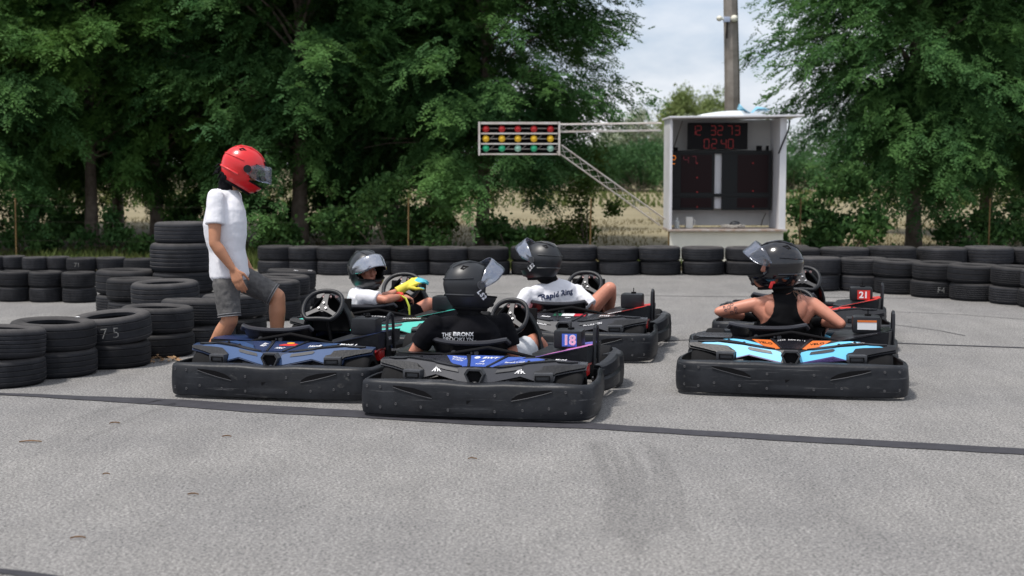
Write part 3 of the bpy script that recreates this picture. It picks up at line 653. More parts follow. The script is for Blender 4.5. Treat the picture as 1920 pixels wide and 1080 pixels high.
# ------------------------------------------------------------------ concrete pole
M['concrete'] = mat('weathered_concrete', (.16, .14, .12), .9, col2=(.27, .245, .22), vscale=5, bump=.4, bscale=30)
pp = P(1378, 250, 24.3); po = empty('utility_pole', (pp.x, 24.3, 0)); tag(po, 'tall weathered concrete pole behind the white timing box', 'pole')
mb = MB(); mb.tube([(0, 0, -.2), (-.06, 0, 3), (-.13, 0, 5.2), (-.2, 0, 9)], [.145, .13, .115, .095], 8); link('shaft', mb.mesh('shaft', M['concrete']), po)
cb = empty('lamp_box', (0, 0, 0)); 
bz = P(1366, 37, 24.3).z; bx = -.125
mb = MB(); mb.box((bx-.06, -.14, bz-.01), (.11, .08, .09), bev=.01); jb = link('junction_box', mb.mesh('junction_box', mat('grey_blue_box', (.35, .40, .52), .5)), po); bpy.data.objects.remove(cb)
M['cream'] = mat('cream_plastic', (.72, .70, .60), .5)
for dx, s_ in ((.065, 1.0), (-.185, .8)):
    mb = MB(); mb.ellip((bx+dx, -.16, bz+.005), (.062*s_, 0, 0), (0, .07, 0), (0, 0, .058*s_)); mb.tube([(bx+dx, -.16, bz), (bx+dx*.4, -.12, bz)], .02, 8); link('floodlight', mb.mesh('floodlight', M['cream']), po)
mb = MB(); mb.tube([(bx-.05, -.13, bz-.05), (bx-.055, -.135, bz-.2), (bx-.05, -.13, bz-.32)], .012, 6); link('cable', mb.mesh('cable', M['void']), po)

# ------------------------------------------------------------------ timing box
M['cab_white'] = mat('white_painted_sheet', (.60, .60, .63), .5, col2=(.68, .68, .70), vscale=3, rvar=.1)
M['cab_in'] = mat('grey_white_liner', (.60, .59, .57), .6, var=.06, vscale=3)
M['screen'] = mat('dark_display_glass', (.005, .004, .005), .4, spec=.12)
M['screen_red'] = mat('dark_red_display_glass', (.012, .003, .004), .35, spec=.15)
M['dframe'] = mat('dark_grey_display_frame', (.008, .009, .010), .5, spec=.25)
M['led'] = mat('lit_red_digits', (.28, .008, .008), .5, emit=.06)
M['led_dim'] = mat('faint_red_digits', (.12, .004, .012), .5, emit=.12)
M['led_orange'] = mat('lit_orange_digits', (.95, .25, .02), .5, emit=.3)
YC = 21.6; sC = FPX/YC
def cx(px): return P(px, 400, YC).x
def cz(py): return P(960, py, YC).z
XL, XR = cx(1255), cx(1473); ZT, ZB = cz(221), cz(430)
cabx = (XL+XR)/2; ce = empty('timing_cabinet', (cabx, YC, 0)); tag(ce, 'open white timing cabinet with dark displays beyond the tyre wall', 'cabinet')
def cpart(name, mb, mtl, parent=None): 
    o = link(name, mb.mesh(name, M[mtl] if isinstance(mtl, str) else mtl, False), parent or ce)
    if parent is None or parent is ce: o.matrix_parent_inverse = Matrix.Translation((-cabx, -YC, 0))
    else: o.matrix_parent_inverse = Matrix.Identity(4)
    return o
dep = .86; th = .04
def bxs(x0, x1, y0, y1, z0, z1, bev=.004):
    mb = MB(); mb.box(((x0+x1)/2, (y0+y1)/2, (z0+z1)/2), (x1-x0, y1-y0, z1-z0), bev=bev); return mb
cpart('side_wall', bxs(XL, XL+th, YC, YC+dep, ZB, ZT), 'cab_white'); cpart('side_wall', bxs(XR-th-.06, XR, YC, YC+dep, ZB, ZT), 'cab_white')
cpart('back_wall', bxs(XL+th, XR-th-.06, YC+dep-.04, YC+dep, ZB+.03, ZT), 'cab_in'); cpart('floor_shelf', bxs(XL-.01, XR+.02, YC-.03, YC+dep+.004, ZB-.03, ZB-.001), mat('rust_stained_edge', (.45, .43, .42), .6, col2=(.28, .17, .11), vscale=9))
rf = MB(); rf.box((0, 0, 0), (XR-XL+.26, dep+.24, .028), bev=.004); rf.v = [(x+(XL+XR)/2+.10, y+YC+dep/2-.06, z+ZT+.018+(x)*.012) for x, y, z in rf.v]; cpart('roof', rf, 'cab_white')
cpart('lower_panel', bxs(XL+.02, XR-.02, YC+.06, YC+.10, .06, ZB-.035), mat('cream_white_panel', (.72, .71, .64), .55, var=.05, vscale=4)); 
for x in (XL+.0, XR-.05): cpart('leg', bxs(x, x+.018, YC+.11, YC+.16, -.02, ZB-.03), 'rust')
# displays
yd = YC+.50
def disp(x0p, x1p, y0p, y1p, y, name, mtl, th_=.05):
    f = (y-.0)/YC; mbx = bxs(P(x0p, 400, y).x, P(x1p, 400, y).x, y, y+th_, P(960, y1p, y).z, P(960, y0p, y).z); return mbx
cpart('upper_display', disp(1288, 1400, 230, 280, yd, '', ''), 'screen')
cpart('display_frame', disp(1257, 1338, 283, 394, yd, '', ''), 'dframe'); cpart('display_frame', disp(1353, 1446, 283, 394, yd, '', ''), 'dframe')
cpart('crossbar', disp(1257, 1446, 282, 288, yd-.01, '', '', .03), 'dframe'); cpart('crossbar', disp(1257, 1446, 363, 369, yd-.01, '', '', .03), 'dframe')
cpart('display_panel', disp(1276, 1334, 290, 361, yd-.006, '', '', .02), 'screen_red'); cpart('display_panel', disp(1382, 1440, 290, 361, yd-.006, '', '', .02), 'screen_red')
cpart('display_panel', disp(1276, 1334, 371, 389, yd-.006, '', '', .02), 'screen_red'); cpart('display_panel', disp(1382, 1440, 371, 389, yd-.006, '', '', .02), 'screen_red')
cpart('hinge', disp(1262, 1270, 276, 284, yd-.02, '', ''), 'void'); cpart('hinge', disp(1417, 1427, 273, 282, yd-.02, '', ''), 'void'); cpart('hinge', disp(1435, 1440, 273, 282, yd-.02, '', ''), 'void')
SEG = {'0': 'abcdef', '1': 'bc', '2': 'abged', '3': 'abgcd', '4': 'fgbc', '5': 'afgcd', '6': 'afgedc', '7': 'abc', '8': 'abcdefg', '9': 'abcdfg', 'P': 'abefg'}
def digit(ch, px, py, w, h, y, mtl, name='digit'):
    mb = MB(); t = 1.25/FPX*y
    x0, x1, z0, z1 = P(px, 400, y).x, P(px+w, 400, y).x, P(960, py+h, y).z, P(960, py, y).z; zm = (z0+z1)/2; sl = .012
    S_ = {'a': (x0, z1, x1, z1), 'd': (x0, z0, x1, z0), 'g': (x0, zm, x1, zm), 'f': (x0, zm, x0, z1), 'e': (x0, z0, x0, zm), 'b': (x1, zm, x1, z1), 'c': (x1, z0, x1, zm)}
    for s in SEG[ch]:
        a, b, c, d = S_[s]; e = .006
        if abs(a-c) > abs(b-d): mb.box(((a+c)/2, y, b), (abs(c-a)-2*e, .004, t))
        else: mb.box((a, y, (b+d)/2), (t, .004, abs(d-b)-2*e))
    return cpart(name, mb, mtl)
for ch, px in (('1', 1293), ('2', 1304), ('3', 1331), ('2', 1344), ('7', 1362), ('3', 1376)): digit(ch, px, 236, 9, 17, yd-.004, 'led')
for ch, px in (('0', 1319), ('2', 1333), ('4', 1351), ('0', 1364)): digit(ch, px, 261, 9, 17, yd-.004, 'led')
digit('2', 1257.5, 292, 8, 15, yd-.16, 'led_orange'); 
digit('4', 1281, 293, 9, 13, yd-.012, 'led_dim'); digit('7', 1297, 293, 7, 13, yd-.012, 'led_dim')
for px, py in ((1307, 306), (1307, 333), (1307, 360), (1307, 388), (1412, 306), (1412, 358), (1412, 387)):
    mb = MB(); p = P(px, py, yd-.012); mb.disc(p, (0, -1, 0), .012, .004, 8); cpart('indicator_light', mb, 'led')
M['duct'] = M['darkmetal']
mb = MB(); mb.tube([P(1280, 226, YC+.3), P(1272, 250, YC+.3), P(1264, 276, yd)], .008, 6); cpart('stay_wire', mb, 'wire')
mb = MB(); mb.tube([P(1481, 226, YC-.02), P(1478, 245, YC-.03), P(1467, 270, YC-.03), P(1460, 288, YC+.0)], .012, 6); cpart('cable', mb, 'void')
mb = MB(); mb.tube([P(1436, 400, yd), P(1430, 412, YC+.4), P(1427, 424, YC+.3)], .008, 6); cpart('cable', mb, 'wire')
cpart('white_strip', disp(1339, 1352, 288, 391, yd+.06, '', '', .02), 'cab_white')
# things lying on the cabinet
def lone(name, mb, mtl, label, cat, smooth=False, group=None):
    return tag(link(name, mb.mesh(name, M[mtl] if isinstance(mtl, str) else mtl, smooth), None), label, cat, group)
zs_ = ZB
mb = MB(); q = P(1292, 420, YC+.35); mb.box((q.x, q.y, ZB+.09), (.11, .10, .18), bev=.015); mb.tube([(q.x+.05, q.y, ZB+.14), (q.x+.09, q.y, ZB+.12), (q.x+.09, q.y, ZB+.06), (q.x+.05, q.y, ZB+.04)], .008, 6)
lone('canister', mb, mat('milky_white_plastic', (.62, .61, .57), .5), 'milky white plastic canister inside the timing cabinet floor', 'canister')
mb = MB(); q = P(1273, 420, YC+.33); mb.tube([(q.x-.03, q.y, ZB), (q.x-.03, q.y, ZB+.11), (q.x-.03, q.y, ZB+.13), (q.x-.03, q.y, ZB+.17)], [.04, .04, .018, .016], 12); lone('bottle', mb, mat('cloudy_bottle', (.5, .52, .5), .3), 'cloudy bottle beside the milky canister in the timing cabinet', 'bottle', True)
mb = MB(); q = P(1375, 424, YC+.22); rg = random.Random(2)
pts = [(q.x+.17*math.cos(a)*(1+.15*math.sin(3*a)), q.y+.08*math.sin(a), ZB+.012+.018*(k % 3)+.02*abs(math.sin(a*2))) for k, a in enumerate([i*.45 for i in range(40)])]
mb.tube(pts, .010, 6); lone('coiled_cable', mb, mat('dirty_cable', (.42, .40, .36), .7), 'tangled pale cable lying on the timing cabinet floor', 'cable', True)
mb = MB(); mb.ellip((q.x+.03, q.y+.02, ZB+.065), (.085, 0, 0), (0, .06, 0), (0, 0, .055)); mb.box((q.x+.03, q.y-.03, ZB+.06), (.07, .03, .05), bev=.01); lone('lamp_unit', mb, 'plastic_grey', 'grey rounded lamp unit among the pale cable in the cabinet', 'lamp', True)
# foam slab + blue sheet on the roof
zr = ZT+.04
mb = MB(); x0, x1 = P(1312, 215, YC+.2).x, P(1392, 215, YC+.2).x; rings = []
for k in range(9):
    t = k/8; x = x0+(x1-x0)*t; h = .02+.055*math.sin(math.pi*min(1, t*.62+.02)); z_ = zr+(x-(XL+XR)/2-.1)*.012-.004
    rings.append([(x, YC+.02, z_), (x, YC+.62, z_), (x, YC+.60, z_+h), (x, YC+.04, z_+h)])
mb.rings(rings); lone('foam_sheet', mb, mat('white_foam', (.75, .80, .80), .7), 'bowed white foam sheet lying on the timing cabinet roof', 'foam sheet')
mb = MB(); x0, x1 = P(1385, 215, YC+.15).x, P(1440, 215, YC+.15).x; n_, m_ = 22, 12; vs = []
prof = [(0, .115), (.05, .10), (.15, .07), (.3, .035), (.42, .03), (.5, .06), (.58, .085), (.7, .08), (.9, .075), (1, .055)]
for j in range(m_):
    for i in range(n_):
        t = i/(n_-1); h = np.interp(t, [a for a, _ in prof], [b for _, b in prof]); v = j/(m_-1)
        vs.append((x0+(x1-x0)*t, YC+.0+.32*v, zr+.006+h*1.5*(1-.6*abs(v-.35))+.006*math.sin(9*t+5*v)))
mb.add(vs, [(j*n_+i, j*n_+i+1, (j+1)*n_+i+1, (j+1)*n_+i) for j in range(m_-1) for i in range(n_-1)])
lo = lone('plastic_sheet', mb, mat('blue_plastic_sheet', (.20, .50, .68), .35, var=.15, vscale=14), 'crumpled light blue plastic sheet on the timing cabinet roof', 'plastic sheet', True)
sm = lo.modifiers.new('s', 'SOLIDIFY'); sm.thickness = .004

# ------------------------------------------------------------------ start lights on their lattice arm
M['white_metal'] = mat('chalky_white_steel', (.60, .59, .57), .5, col2=(.48, .40, .35), vscale=6)
se = empty('start_light', (cx(973), YC, 0)); tag(se, 'start light rack of fifteen coloured lamps on a white lattice arm', 'start light')
def spart(name, mb, mtl, smooth=False):
    o = link(name, mb.mesh(name, M[mtl] if isinstance(mtl, str) else mtl, smooth), se); o.matrix_parent_inverse = Matrix.Translation((-cx(973), -YC, 0)); return o
lx0, lx1, lz1, lz0 = cx(899), cx(1048), cz(231), cz(289)
mb = MB()
for i in range(4):
    z = lz1+(lz0-lz1)*i/3; mb.box(((lx0+lx1)/2, YC, z), (lx1-lx0-.05, .13, .034 if i in (0,) else .022))
for x in (lx0, lx1): mb.box((x, YC, (lz0+lz1)/2), (.03, .14, lz1-lz0+.04))
spart('frame', mb, 'white_metal')
spart('dark_backing', bxs(lx0+.015, lx1-.015, YC+.065, YC+.08, lz0+.02, lz1-.02), 'void')  # black sheet paints the dark seen through the open rack
mb = MB()
for i in range(3):
    z = lz1+(lz0-lz1)*(i+.5)/3
    mb.tube([(lx0, YC+.02, z), (lx1, YC+.02, z)], .006, 5)
    if i: 
        for k in range(5): mb.tube([(lx0+.1+k*.24, YC+.04, z-.05), (lx0+.22+k*.24, YC+.04, z+.05), (lx0+.34+k*.24, YC+.04, z-.05)][:2], .006, 5)
spart('lamp_rail', mb, 'white_metal')
M['lamp_r'] = mat('red_lamp_globe', (.42, .012, .014), .25); M['lamp_y'] = mat('yellow_lamp_globe', (.80, .48, .02), .35); M['lamp_g'] = mat('green_lamp_globe', (.02, .42, .20), .3); M['lamp_w'] = mat('pale_green_lamp_globe', (.30, .56, .45), .3)
for i in range(3):
    for k in range(5):
        px = [911, 941, 971, 1001, 1032][k]; py = [242, 260, 278][i]; p = P(px, py, YC-.01); mb = MB(); mb.ellip(p, (.053, 0, 0), (0, .05, 0), (0, 0, .053))
        spart('lamp', mb, ['lamp_r', 'lamp_y', 'lamp_w' if (i == 2 and k in (2, 4)) else 'lamp_g'][i], True)
def truss(name, a0, a1, sep, n):
    """square lattice beam; sep = the two half-size vectors"""
    mb = MB(); u, w = Vector(sep[0]), Vector(sep[1]); a0, a1 = Vector(a0), Vector(a1); cs = [u+w, -u+w, -u-w, u-w]
    for c in cs: mb.tube([a0+c, a1+c], .0085, 6)
    for k in range(n):
        p, q = a0.lerp(a1, k/n), a0.lerp(a1, (k+1)/n); m = p.lerp(q, .5)
        for j in range(4):
            c, d = cs[j], cs[(j+1) % 4]; mb.tube([p+c, m+d], .0032, 5); mb.tube([m+d, q+c], .0032, 5)
    spart(name, mb, 'white_metal')
truss('truss', (cx(1048), YC+.05, cz(240)), (cx(1240), YC+.12, cz(237)), ((0, .09, .01), (0, -.01, .055)), 5)
truss('truss_brace', (cx(1048), YC+.05, cz(278)), (cx(1246), YC+.30, cz(418)), ((0, .10, .0), (.035, 0, .05)), 6)
# litter
M['dry_leaf'] = mat('dry_brown_leaf', (.20, .10, .05), .8, col2=(.30, .19, .09), vscale=30)
def leaflet(px, py, L, label, a, group='dry leaves on the asphalt'):
    g = G(px, py); mb = MB(); d = Vector((math.cos(a), math.sin(a), 0)); s = Vector((-d.y, d.x, 0)); rings = []
    for k in range(7):
        t = k/6; w = L*.06*math.sin(math.pi*(.06+.88*t)); c = d*(L*(t-.5)); z = .005+.004*math.sin(math.pi*t)
        rings.append([c+s*w+Vector((0, 0, z+.004)), c+Vector((0, 0, z)), c-s*w+Vector((0, 0, z+.004)), c+Vector((0, 0, z-.002))])
    mb.rings(rings); o = lone('dry_leaf', mb, 'dry_leaf', label, 'leaf', True, group); o.location = g; return o
leaflet(57, 830, .12, 'long brown dry leaf left of the tar seam in the foreground', .05); leaflet(215, 795, .06, 'small brown leaf below the seam near the left kart', .1); leaflet(199, 891, .035, 'tiny reddish leaf in the left foreground', .2)
leaflet(146, 1011, .06, 'rust-coloured leaf near the bottom left corner', .15); leaflet(362, 929, .05, 'pale tan leaf in the left foreground asphalt', 0); leaflet(886, 862, .045, 'small tan leaf below the middle kart', -.2); leaflet(425, 820, .05, 'tan leaf just below the seam right of the left kart corner', .1)
lg = random.Random(5); pile = MB(); g0 = G(295, 677)
for k in range(60):
    a = lg.uniform(0, 6.28); r = .16*math.sqrt(lg.random()); p = Vector((r*math.cos(a)*1.1, r*math.sin(a)*.7, .01+lg.uniform(0, .05)*(1-r/.2))); b_ = lg.uniform(0, 6.28)
    d = Vector((math.cos(b_), math.sin(b_), lg.uniform(-.4, .4)))*.03; s = Vector((-d.y, d.x, lg.uniform(-.01, .01)))*.4; pile.add([p-d, p+s, p+d, p-s], [(0, 1, 2, 3)])
tag(lone('leaf_litter', pile, 'dry_leaf', None, None), 'small heap of orange dry leaves against the near tyre stack', 'leaf litter').location = g0
bpy.data.objects[-1] if False else None
# ================================================================== KARTS
PSI = R(11.5)
CACHE = {}
def kpart(name, key, build, mtl, parent, smooth=True):
    """the shape is built once, every further kart gets a copy that shares the mesh"""
    k = (name, key)
    if k not in CACHE: CACHE[k] = build().mesh(name, M[mtl] if isinstance(mtl, str) else mtl, smooth)
    return link(name, CACHE[k], parent)

def lerp_tab(x, tab):
    return float(np.interp(x, [a for a, _ in tab], [b for _, b in tab]))
LT = [(0, 0), (.042, 0), (.267, .052), (.347, .030), (.352, .030), (.47, .030), (.475, .062), (.56, .082), (.66, .10)]
CT = [(0, .096), (.1, .094), (.31, .124), (.47, .140), (.56, .138), (.66, .132)]
TT = [(0, .172), (.14, .170), (.3, .166), (.45, .158), (.66, .146)]
def Lf(x): return lerp_tab(abs(x), LT)
def Cf(x): return lerp_tab(abs(x), CT)
def Tf(x): return lerp_tab(abs(x), TT)
LOWZ = .207
def S(x, v, off=0.0):
    """rear cover surface: x across, v up its sweep"""
    ax = abs(x); C = Cf(ax); y0 = .075+.2*ax
    if v <= C: y, z, n = y0+.64*v, LOWZ+.917*v, Vector((0, -.82, .57))
    else: y, z, n = y0+.64*C+4.35*(v-C), LOWZ+.917*C+.435*(v-C), Vector((0, -.10, .995))
    return Vector((x, y, z-.027*ax))+n*off
def cover_mb():
    mb = MB(); xs = sorted(set([round(s*a, 4) for a in [0, .042, .08, .12, .16, .2, .235, .267, .3, .33, .347, .352, .39, .43, .47, .475, .51, .56, .61, .655] for s in (-1, 1)])); rows = 11
    rings = []
    for x in xs:
        L, C, T = Lf(x), Cf(x), Tf(x); vsx = [L+(C-L)*k/5 for k in range(6)]+[C+(T-C)*k/5 for k in range(1, 6)]
        top = [S(x, v) for v in vsx]; bot = [S(x, v, -.018) for v in vsx]; rings.append(top+bot[::-1])
    mb.rings(rings); return mb
def bump_path():
    p = [(0, 0), (.07, 0), (.11, 0), (.125, 0), (.14, 0), (.2, .001), (.38, .004), (.52, .009), (.60, .016), (.65, .026), (.685, .045), (.71, .08), (.724, .14), (.73, .25), (.73, .36), (.718, .50), (.700, .64), (.682, .76), (.675, .86), (.672, .91)]
    return [(-x, y) for x, y in p[:0:-1]]+p
def sweep(path, prof, ztop, closed_caps=True, zb=None, thin=None):
    mb = MB(); n = len(path); rings = []
    for i, (x, y) in enumerate(path):
        a, b = path[max(i-1, 0)], path[min(i+1, n-1)]; t = Vector((b[0]-a[0], b[1]-a[1], 0)).normalized(); o = Vector((t.y, -t.x, 0))
        h = ztop(x, y); b0 = zb(x, y) if zb else .018
        k_ = thin(x, y) if thin else 1.0; rings.append([Vector((x, y, b0+(h-b0)*f))+o*(d if d > -.022 else -.022+(d+.022)*k_) for d, f in prof])
    mb.rings(rings); return mb
BPROF = [(-.05, .0), (-.010, .0), (-.001, .03), (.003, .12), (.0055, .22), (.0065, .30), (.0065, .36), (.0065, .45), (.006, .52), (.006, .58), (.004, .66), (.002, .80), (.0, .90), (-.006, .955), (-.02, .99), (-.032, 1.0), (-.075, 1.0), (-.115, .985), (-.118, .93), (-.07, .93), (-.05, .5)]
def zt_rear(x, y):
    ax = abs(x); w = .221+.006*min(1, (ax/.3)**2)-.004*math.cos(ax*14)*(y < .1)-.010*max(0, (ax-.55)/.18)
    if y > .3: w += -.012*min(1, (y-.3)/.3)
    return w
def rear_bumper():
    mb = sweep(bump_path(), BPROF, zt_rear, thin=lambda x, y: max(.10, 1-max(0, (abs(x)-.5)/.14)*.9)); out_ = []
    for x, y, z in mb.v:                                    # shallow pressed recess in the middle of the face
        if abs(x) < .13 and y < .0 and .07 < z < .155: y += .006*min(1, (.155-z)/.05)
        out_.append((x, y, z))
    mb.v = out_; return mb
def side_bumper(sg):
    p = [(.655, .95), (.685, 1.0), (.712, 1.08), (.728, 1.18), (.732, 1.28), (.715, 1.34)]
    q = [(x*sg, y) for x, y in p]; q = q if sg > 0 else q[::-1]
    return sweep(q, [(-.06, 0), (-.02, 0), (.0, .1), (.004, .45), (-.012, .55), (.0, .62), (-.004, .93), (-.02, 1), (-.07, 1.0), (-.07, .5)], lambda x, y: .215+.04*min(1, (y-.95)/.3), zb=lambda x, y: .045)
def front_bumper():
    p = [(.70, 1.40), (.725, 1.50), (.71, 1.64), (.65, 1.80), (.52, 1.93), (.30, 2.0), (.1, 2.02)]
    q = [(-x, y) for x, y in p[::1]]; path = p+[(-x, y) for x, y in p[::-1]]
    return sweep(path, BPROF, lambda x, y: .23)
def vent_poly(sg):
    # slanted slot in the rear bumper face, its shade painted as a black patch ; x, z pairs
    pts = [(.245, .128), (.25, .142), (.29, .166), (.36, .184), (.44, .193), (.49, .196), (.492, .188), (.44, .172), (.34, .147)]
    return [(sg*x, z) for x, z in pts]
def face_y(x): return lerp_tab(abs(x), [(0, 0), (.2, .001), (.38, .004), (.52, .009), (.6, .016), (.65, .026), (.685, .045)])-.0055
def flatpatch(pts, d0, d1):
    mb = MB(); n = len(pts); a = [Vector((x, face_y(x)-d0, z)) for x, z in pts]; b = [Vector((x, face_y(x)+d1, z)) for x, z in pts]; mb.rings([a, b]); return mb
def hexring(w, h, wt, y):
    return [Vector(p) for p in ((-wt, y, h/2), (wt, y, h/2), (w, y, h*.22), (wt*.62, y, -h/2), (-wt*.62, y, -h/2), (-w, y, h*.22))]
def tyre_k(x, y, r, w):
    p = [(r*.55, -w*.45), (r*.62, -w*.5), (r*.86, -w*.5), (r*.96, -w*.44), (r, -w*.33), (r*1.004, 0), (r, w*.33), (r*.96, w*.44), (r*.86, w*.5), (r*.62, w*.5), (r*.55, w*.45)]
    Mx = Matrix.Translation((x, y, r)) @ Matrix.Rotation(R(90), 4, 'Y'); return MB().lathe(p, 32, Mx)
def rim_k(x, y, r, w):
    p = [(.02, w*.2), (.03, w*.24), (r*.4, w*.15), (r*.5, w*.3), (r*.58, w*.46), (r*.57, w*.3), (r*.52, -w*.3), (r*.58, -w*.46), (r*.5, -w*.2), (r*.3, -w*.1), (.02, -w*.12)]
    Mx = Matrix.Translation((x, y, r)) @ Matrix.Rotation(R(90), 4, 'Y'); return MB().lathe(p, 24, Mx)
SX = -.155                                # the seat sits left of the centre line, the engine right of it
def seat_mb():
    prof = [(1.02, .125, .19), (.95, .09, .2), (.86, .072, .2), (.76, .072, .205), (.68, .10, .21), (.625, .17, .22), (.59, .25, .232), (.565, .325, .250), (.548, .375, .258), (.540, .390, .260)]
    mb = MB(); rings = []; rin = []
    for y, z, w in prof:
        a, b = [], []
        for k in range(21):
            u = -1+2*k/20; e = abs(u)**3.2; t = min(1, max(0, (z-.07)/.3))
            x = w*math.copysign(abs(u)**.9, u); yy = y-.045*t+e*(.04+.05*t); zz = z+e*.13*(1-t)+.018*u*u*t
            a.append(Vector((x+SX, yy, zz))); b.append(Vector((x*.955+SX, yy+.012, zz+.012*(1-t))))
        rings.append(a+b[::-1])
    mb.rings(rings); return mb
def seat_rim():
    mb = MB(); pts = []
    for k in range(25):
        u = -1+2*k/24; e = abs(u)**3.2; pts.append((SX+.262*math.copysign(abs(u)**.9, u), .497+e*.092, .393+.022*u*u-.03*max(0, abs(u)-.93)/.07))
    mb.tube(pts, .017, 8); return mb
WC, WU, WN = Vector((0, 1.10, .50)), Vector((0, .74, .67)), Vector((0, -.67, .74))
def wheel_pt(a, r=1.0, off=0.0):
    ca, sa = math.cos(a), math.sin(a); q = .148*r*(1+.05*abs(math.sin(2*a))**2)
    yy = sa*q; 
    if sa < -.8: yy = -q*.8-.0*(q)
    return WC+Vector((1, 0, 0))*ca*q+WU*yy+WN*off
def wheel_rim(): return MB().tube([wheel_pt(2*math.pi*k/40) for k in range(40)], .0165, 10, closed=True)
def spoke(a, w):
    mb = MB(); X = Vector((1, 0, 0)); d = X*math.cos(a)+WU*math.sin(a); s = X*-math.sin(a)+WU*math.cos(a); c = WC-WN*.012
    rings = []
    for r, ww in ((.0, w*1.2), (.035, w*.9), (.07, w*.72), (.11, w*.66), (.14, w*.85)):
        p = c+d*r; rings.append([p+s*ww+WN*.004, p-s*ww+WN*.004, p-s*ww-WN*.004, p+s*ww-WN*.004])
    mb.rings(rings); return mb
def hood_mb():
    """dash cowl behind the wheel: an arched shell open towards the driver"""
    def arch(y, w, z0, z1, zt, k):
        pts = []
        for i in range(17):
            a = math.pi*i/16; ca, sa = math.cos(a), math.sin(a); pts.append(Vector((w*math.copysign(abs(ca)**.75, ca)*(1-.48*max(0, sa)**2), y+k*sa, z0+(zt-z0)*sa**.85)))
        return pts
    secs = [(1.17, .205, .24, 0, .575, .06), (1.24, .21, .23, 0, .59, .05), (1.34, .205, .22, 0, .545, .03), (1.46, .19, .20, 0, .44, .02), (1.58, .16, .17, 0, .32, .0)]
    mb = MB(); outer = [arch(*s) for s in secs]; inner = [[Vector((p.x*.95, p.y+.004, p.z-.013)) for p in r] for r in outer]
    rings = [o+i[::-1] for o, i in zip(outer, inner)]; mb.rings(rings); return mb
def nose_mb():
    mb = MB(); rings = []
    for y, w, z, h in ((1.45, .30, .30, .03), (1.58, .34, .27, .03), (1.72, .36, .23, .03), (1.86, .33, .19, .03), (1.97, .22, .15, .03)):
        r = [Vector((w*u, y-.05*u*u, z-.07*u*u)) for u in np.linspace(-1, 1, 11)]; rings.append(r+[p-Vector((0, 0, h)) for p in r[::-1]])
    mb.rings(rings); return mb
# side wedge carrying the fuel box (right-hand side)
WED = dict(a=Vector((.285, .46, .315)), b=Vector((.625, .50, .386)), c=Vector((.655, .60, .388)), d=Vector((.655, .92, .378)), e=Vector((.30, .98, .335)), f=Vector((.25, .62, .325)))
def wedge_mb():
    t = [WED[k] for k in 'abcdef']; lo = [Vector((.30, .47, .297)), Vector((.62, .51, .285)), Vector((.65, .61, .285)), Vector((.65, .92, .30)), Vector((.30, .98, .27)), Vector((.26, .62, .29))]
    return MB().rings([lo, t])
def wedge_top(x, y, off=.004):
    z = .315+.071*(max(0, min(1, (x-.285)/.34)))-.012*max(0, (y-.6)/.4); return Vector((x, y, z+off))
def wedge_rear(t, h, off=.004):
    a, b = Vector((.30, .467, .297)).lerp(Vector((.62, .507, .285)), t), WED['a'].lerp(WED['b'], t); return a.lerp(b, h)+Vector((.1, -1, 0)).normalized()*off
BOXC = Vector((.485, .67, .418))
def box_mb(): return MB().box(BOXC, (.185, .16, .115), None, 0, .022)
def cap_mb():
    c = BOXC+Vector((.01, .0, .057)); return MB().disc(c, (0, 0, 1), .022, .012, 12).tube([c+Vector((0, 0, .01)), c+Vector((0, 0, .045))], .004, 6)
def hoop_mb():
    p = [(.655, .60, .27), (.657, .60, .44), (.657, .615, .488), (.657, .67, .505), (.657, .725, .488), (.657, .74, .44), (.66, .755, .26)]
    return MB().tube(p, .011, 8)
def left_deck_mb():
    t = [Vector((-.28, .46, .315)), Vector((-.62, .50, .322)), Vector((-.655, .62, .32)), Vector((-.655, .92, .30)), Vector((-.30, .98, .29)), Vector((-.25, .62, .31))]
    return MB().rings([[p-Vector((0, 0, .03)) for p in t], t])

def patch(poly, sg=1, cuts=3, off=.003):
    vs, fs = grid2d([(sg*x, v) for x, v in poly], cuts); return vs, fs
def decal(poly, mtl, parent, fn, name='colour_panel', cuts=3, lab=None):
    vs, fs = grid2d(poly, cuts); me = mapped(vs, fs, fn, M[mtl] if isinstance(mtl, str) else mtl, name)
    me.polygons.foreach_set('use_smooth', [True]*len(me.polygons)); o = link(name, me, parent)
    if lab: o['label'] = lab
    return o
def letters(s, size, x0, v0, ang, parent, fn, mtl='white', bold=.01, shear=0.0, vs_=1.0, name='lettering', spacing=1.0, align='CENTER'):
    vs, fs = text2d(s, size, bold, shear, align, spacing); ca, sa = math.cos(ang), math.sin(ang)
    return link(name, mapped(vs, fs, lambda x, y: fn(x0+x*ca-y*vs_*sa, v0+x*sa*vs_+y*ca*vs_), M[mtl], name), parent)
Sd = lambda x, v: S(x, v, .0035)
Sd2 = lambda x, v: S(x, v, .0055)
BAND = [(.062, .012), (.17, .036), (.262, .058), (.345, .036), (.345, .074), (.385, .080), (.395, .104), (.44, .108), (.60, .120), (.55, .136), (.47, .137), (.31, .121), (.19, .106), (.1, .091), (.064, .080), (.050, .05)]
STRIPE = [(.135, .1035), (.20, .132), (.30, .156), (.37, .162), (.44, .157), (.36, .148), (.30, .138), (.24, .120)]
SIDEP = [(.065, .1015), (.135, .160), (.255, .162), (.19, .122), (.155, .1085), (.10, .0985)]
CENTP = [(-.048, .1005), (-.115, .166), (.115, .166), (.048, .1005)]
DECK = [(.30, .47), (.60, .505), (.645, .60), (.645, .90), (.32, .95), (.27, .63)]
def mir(p): return [(-x, v) for x, v in p]

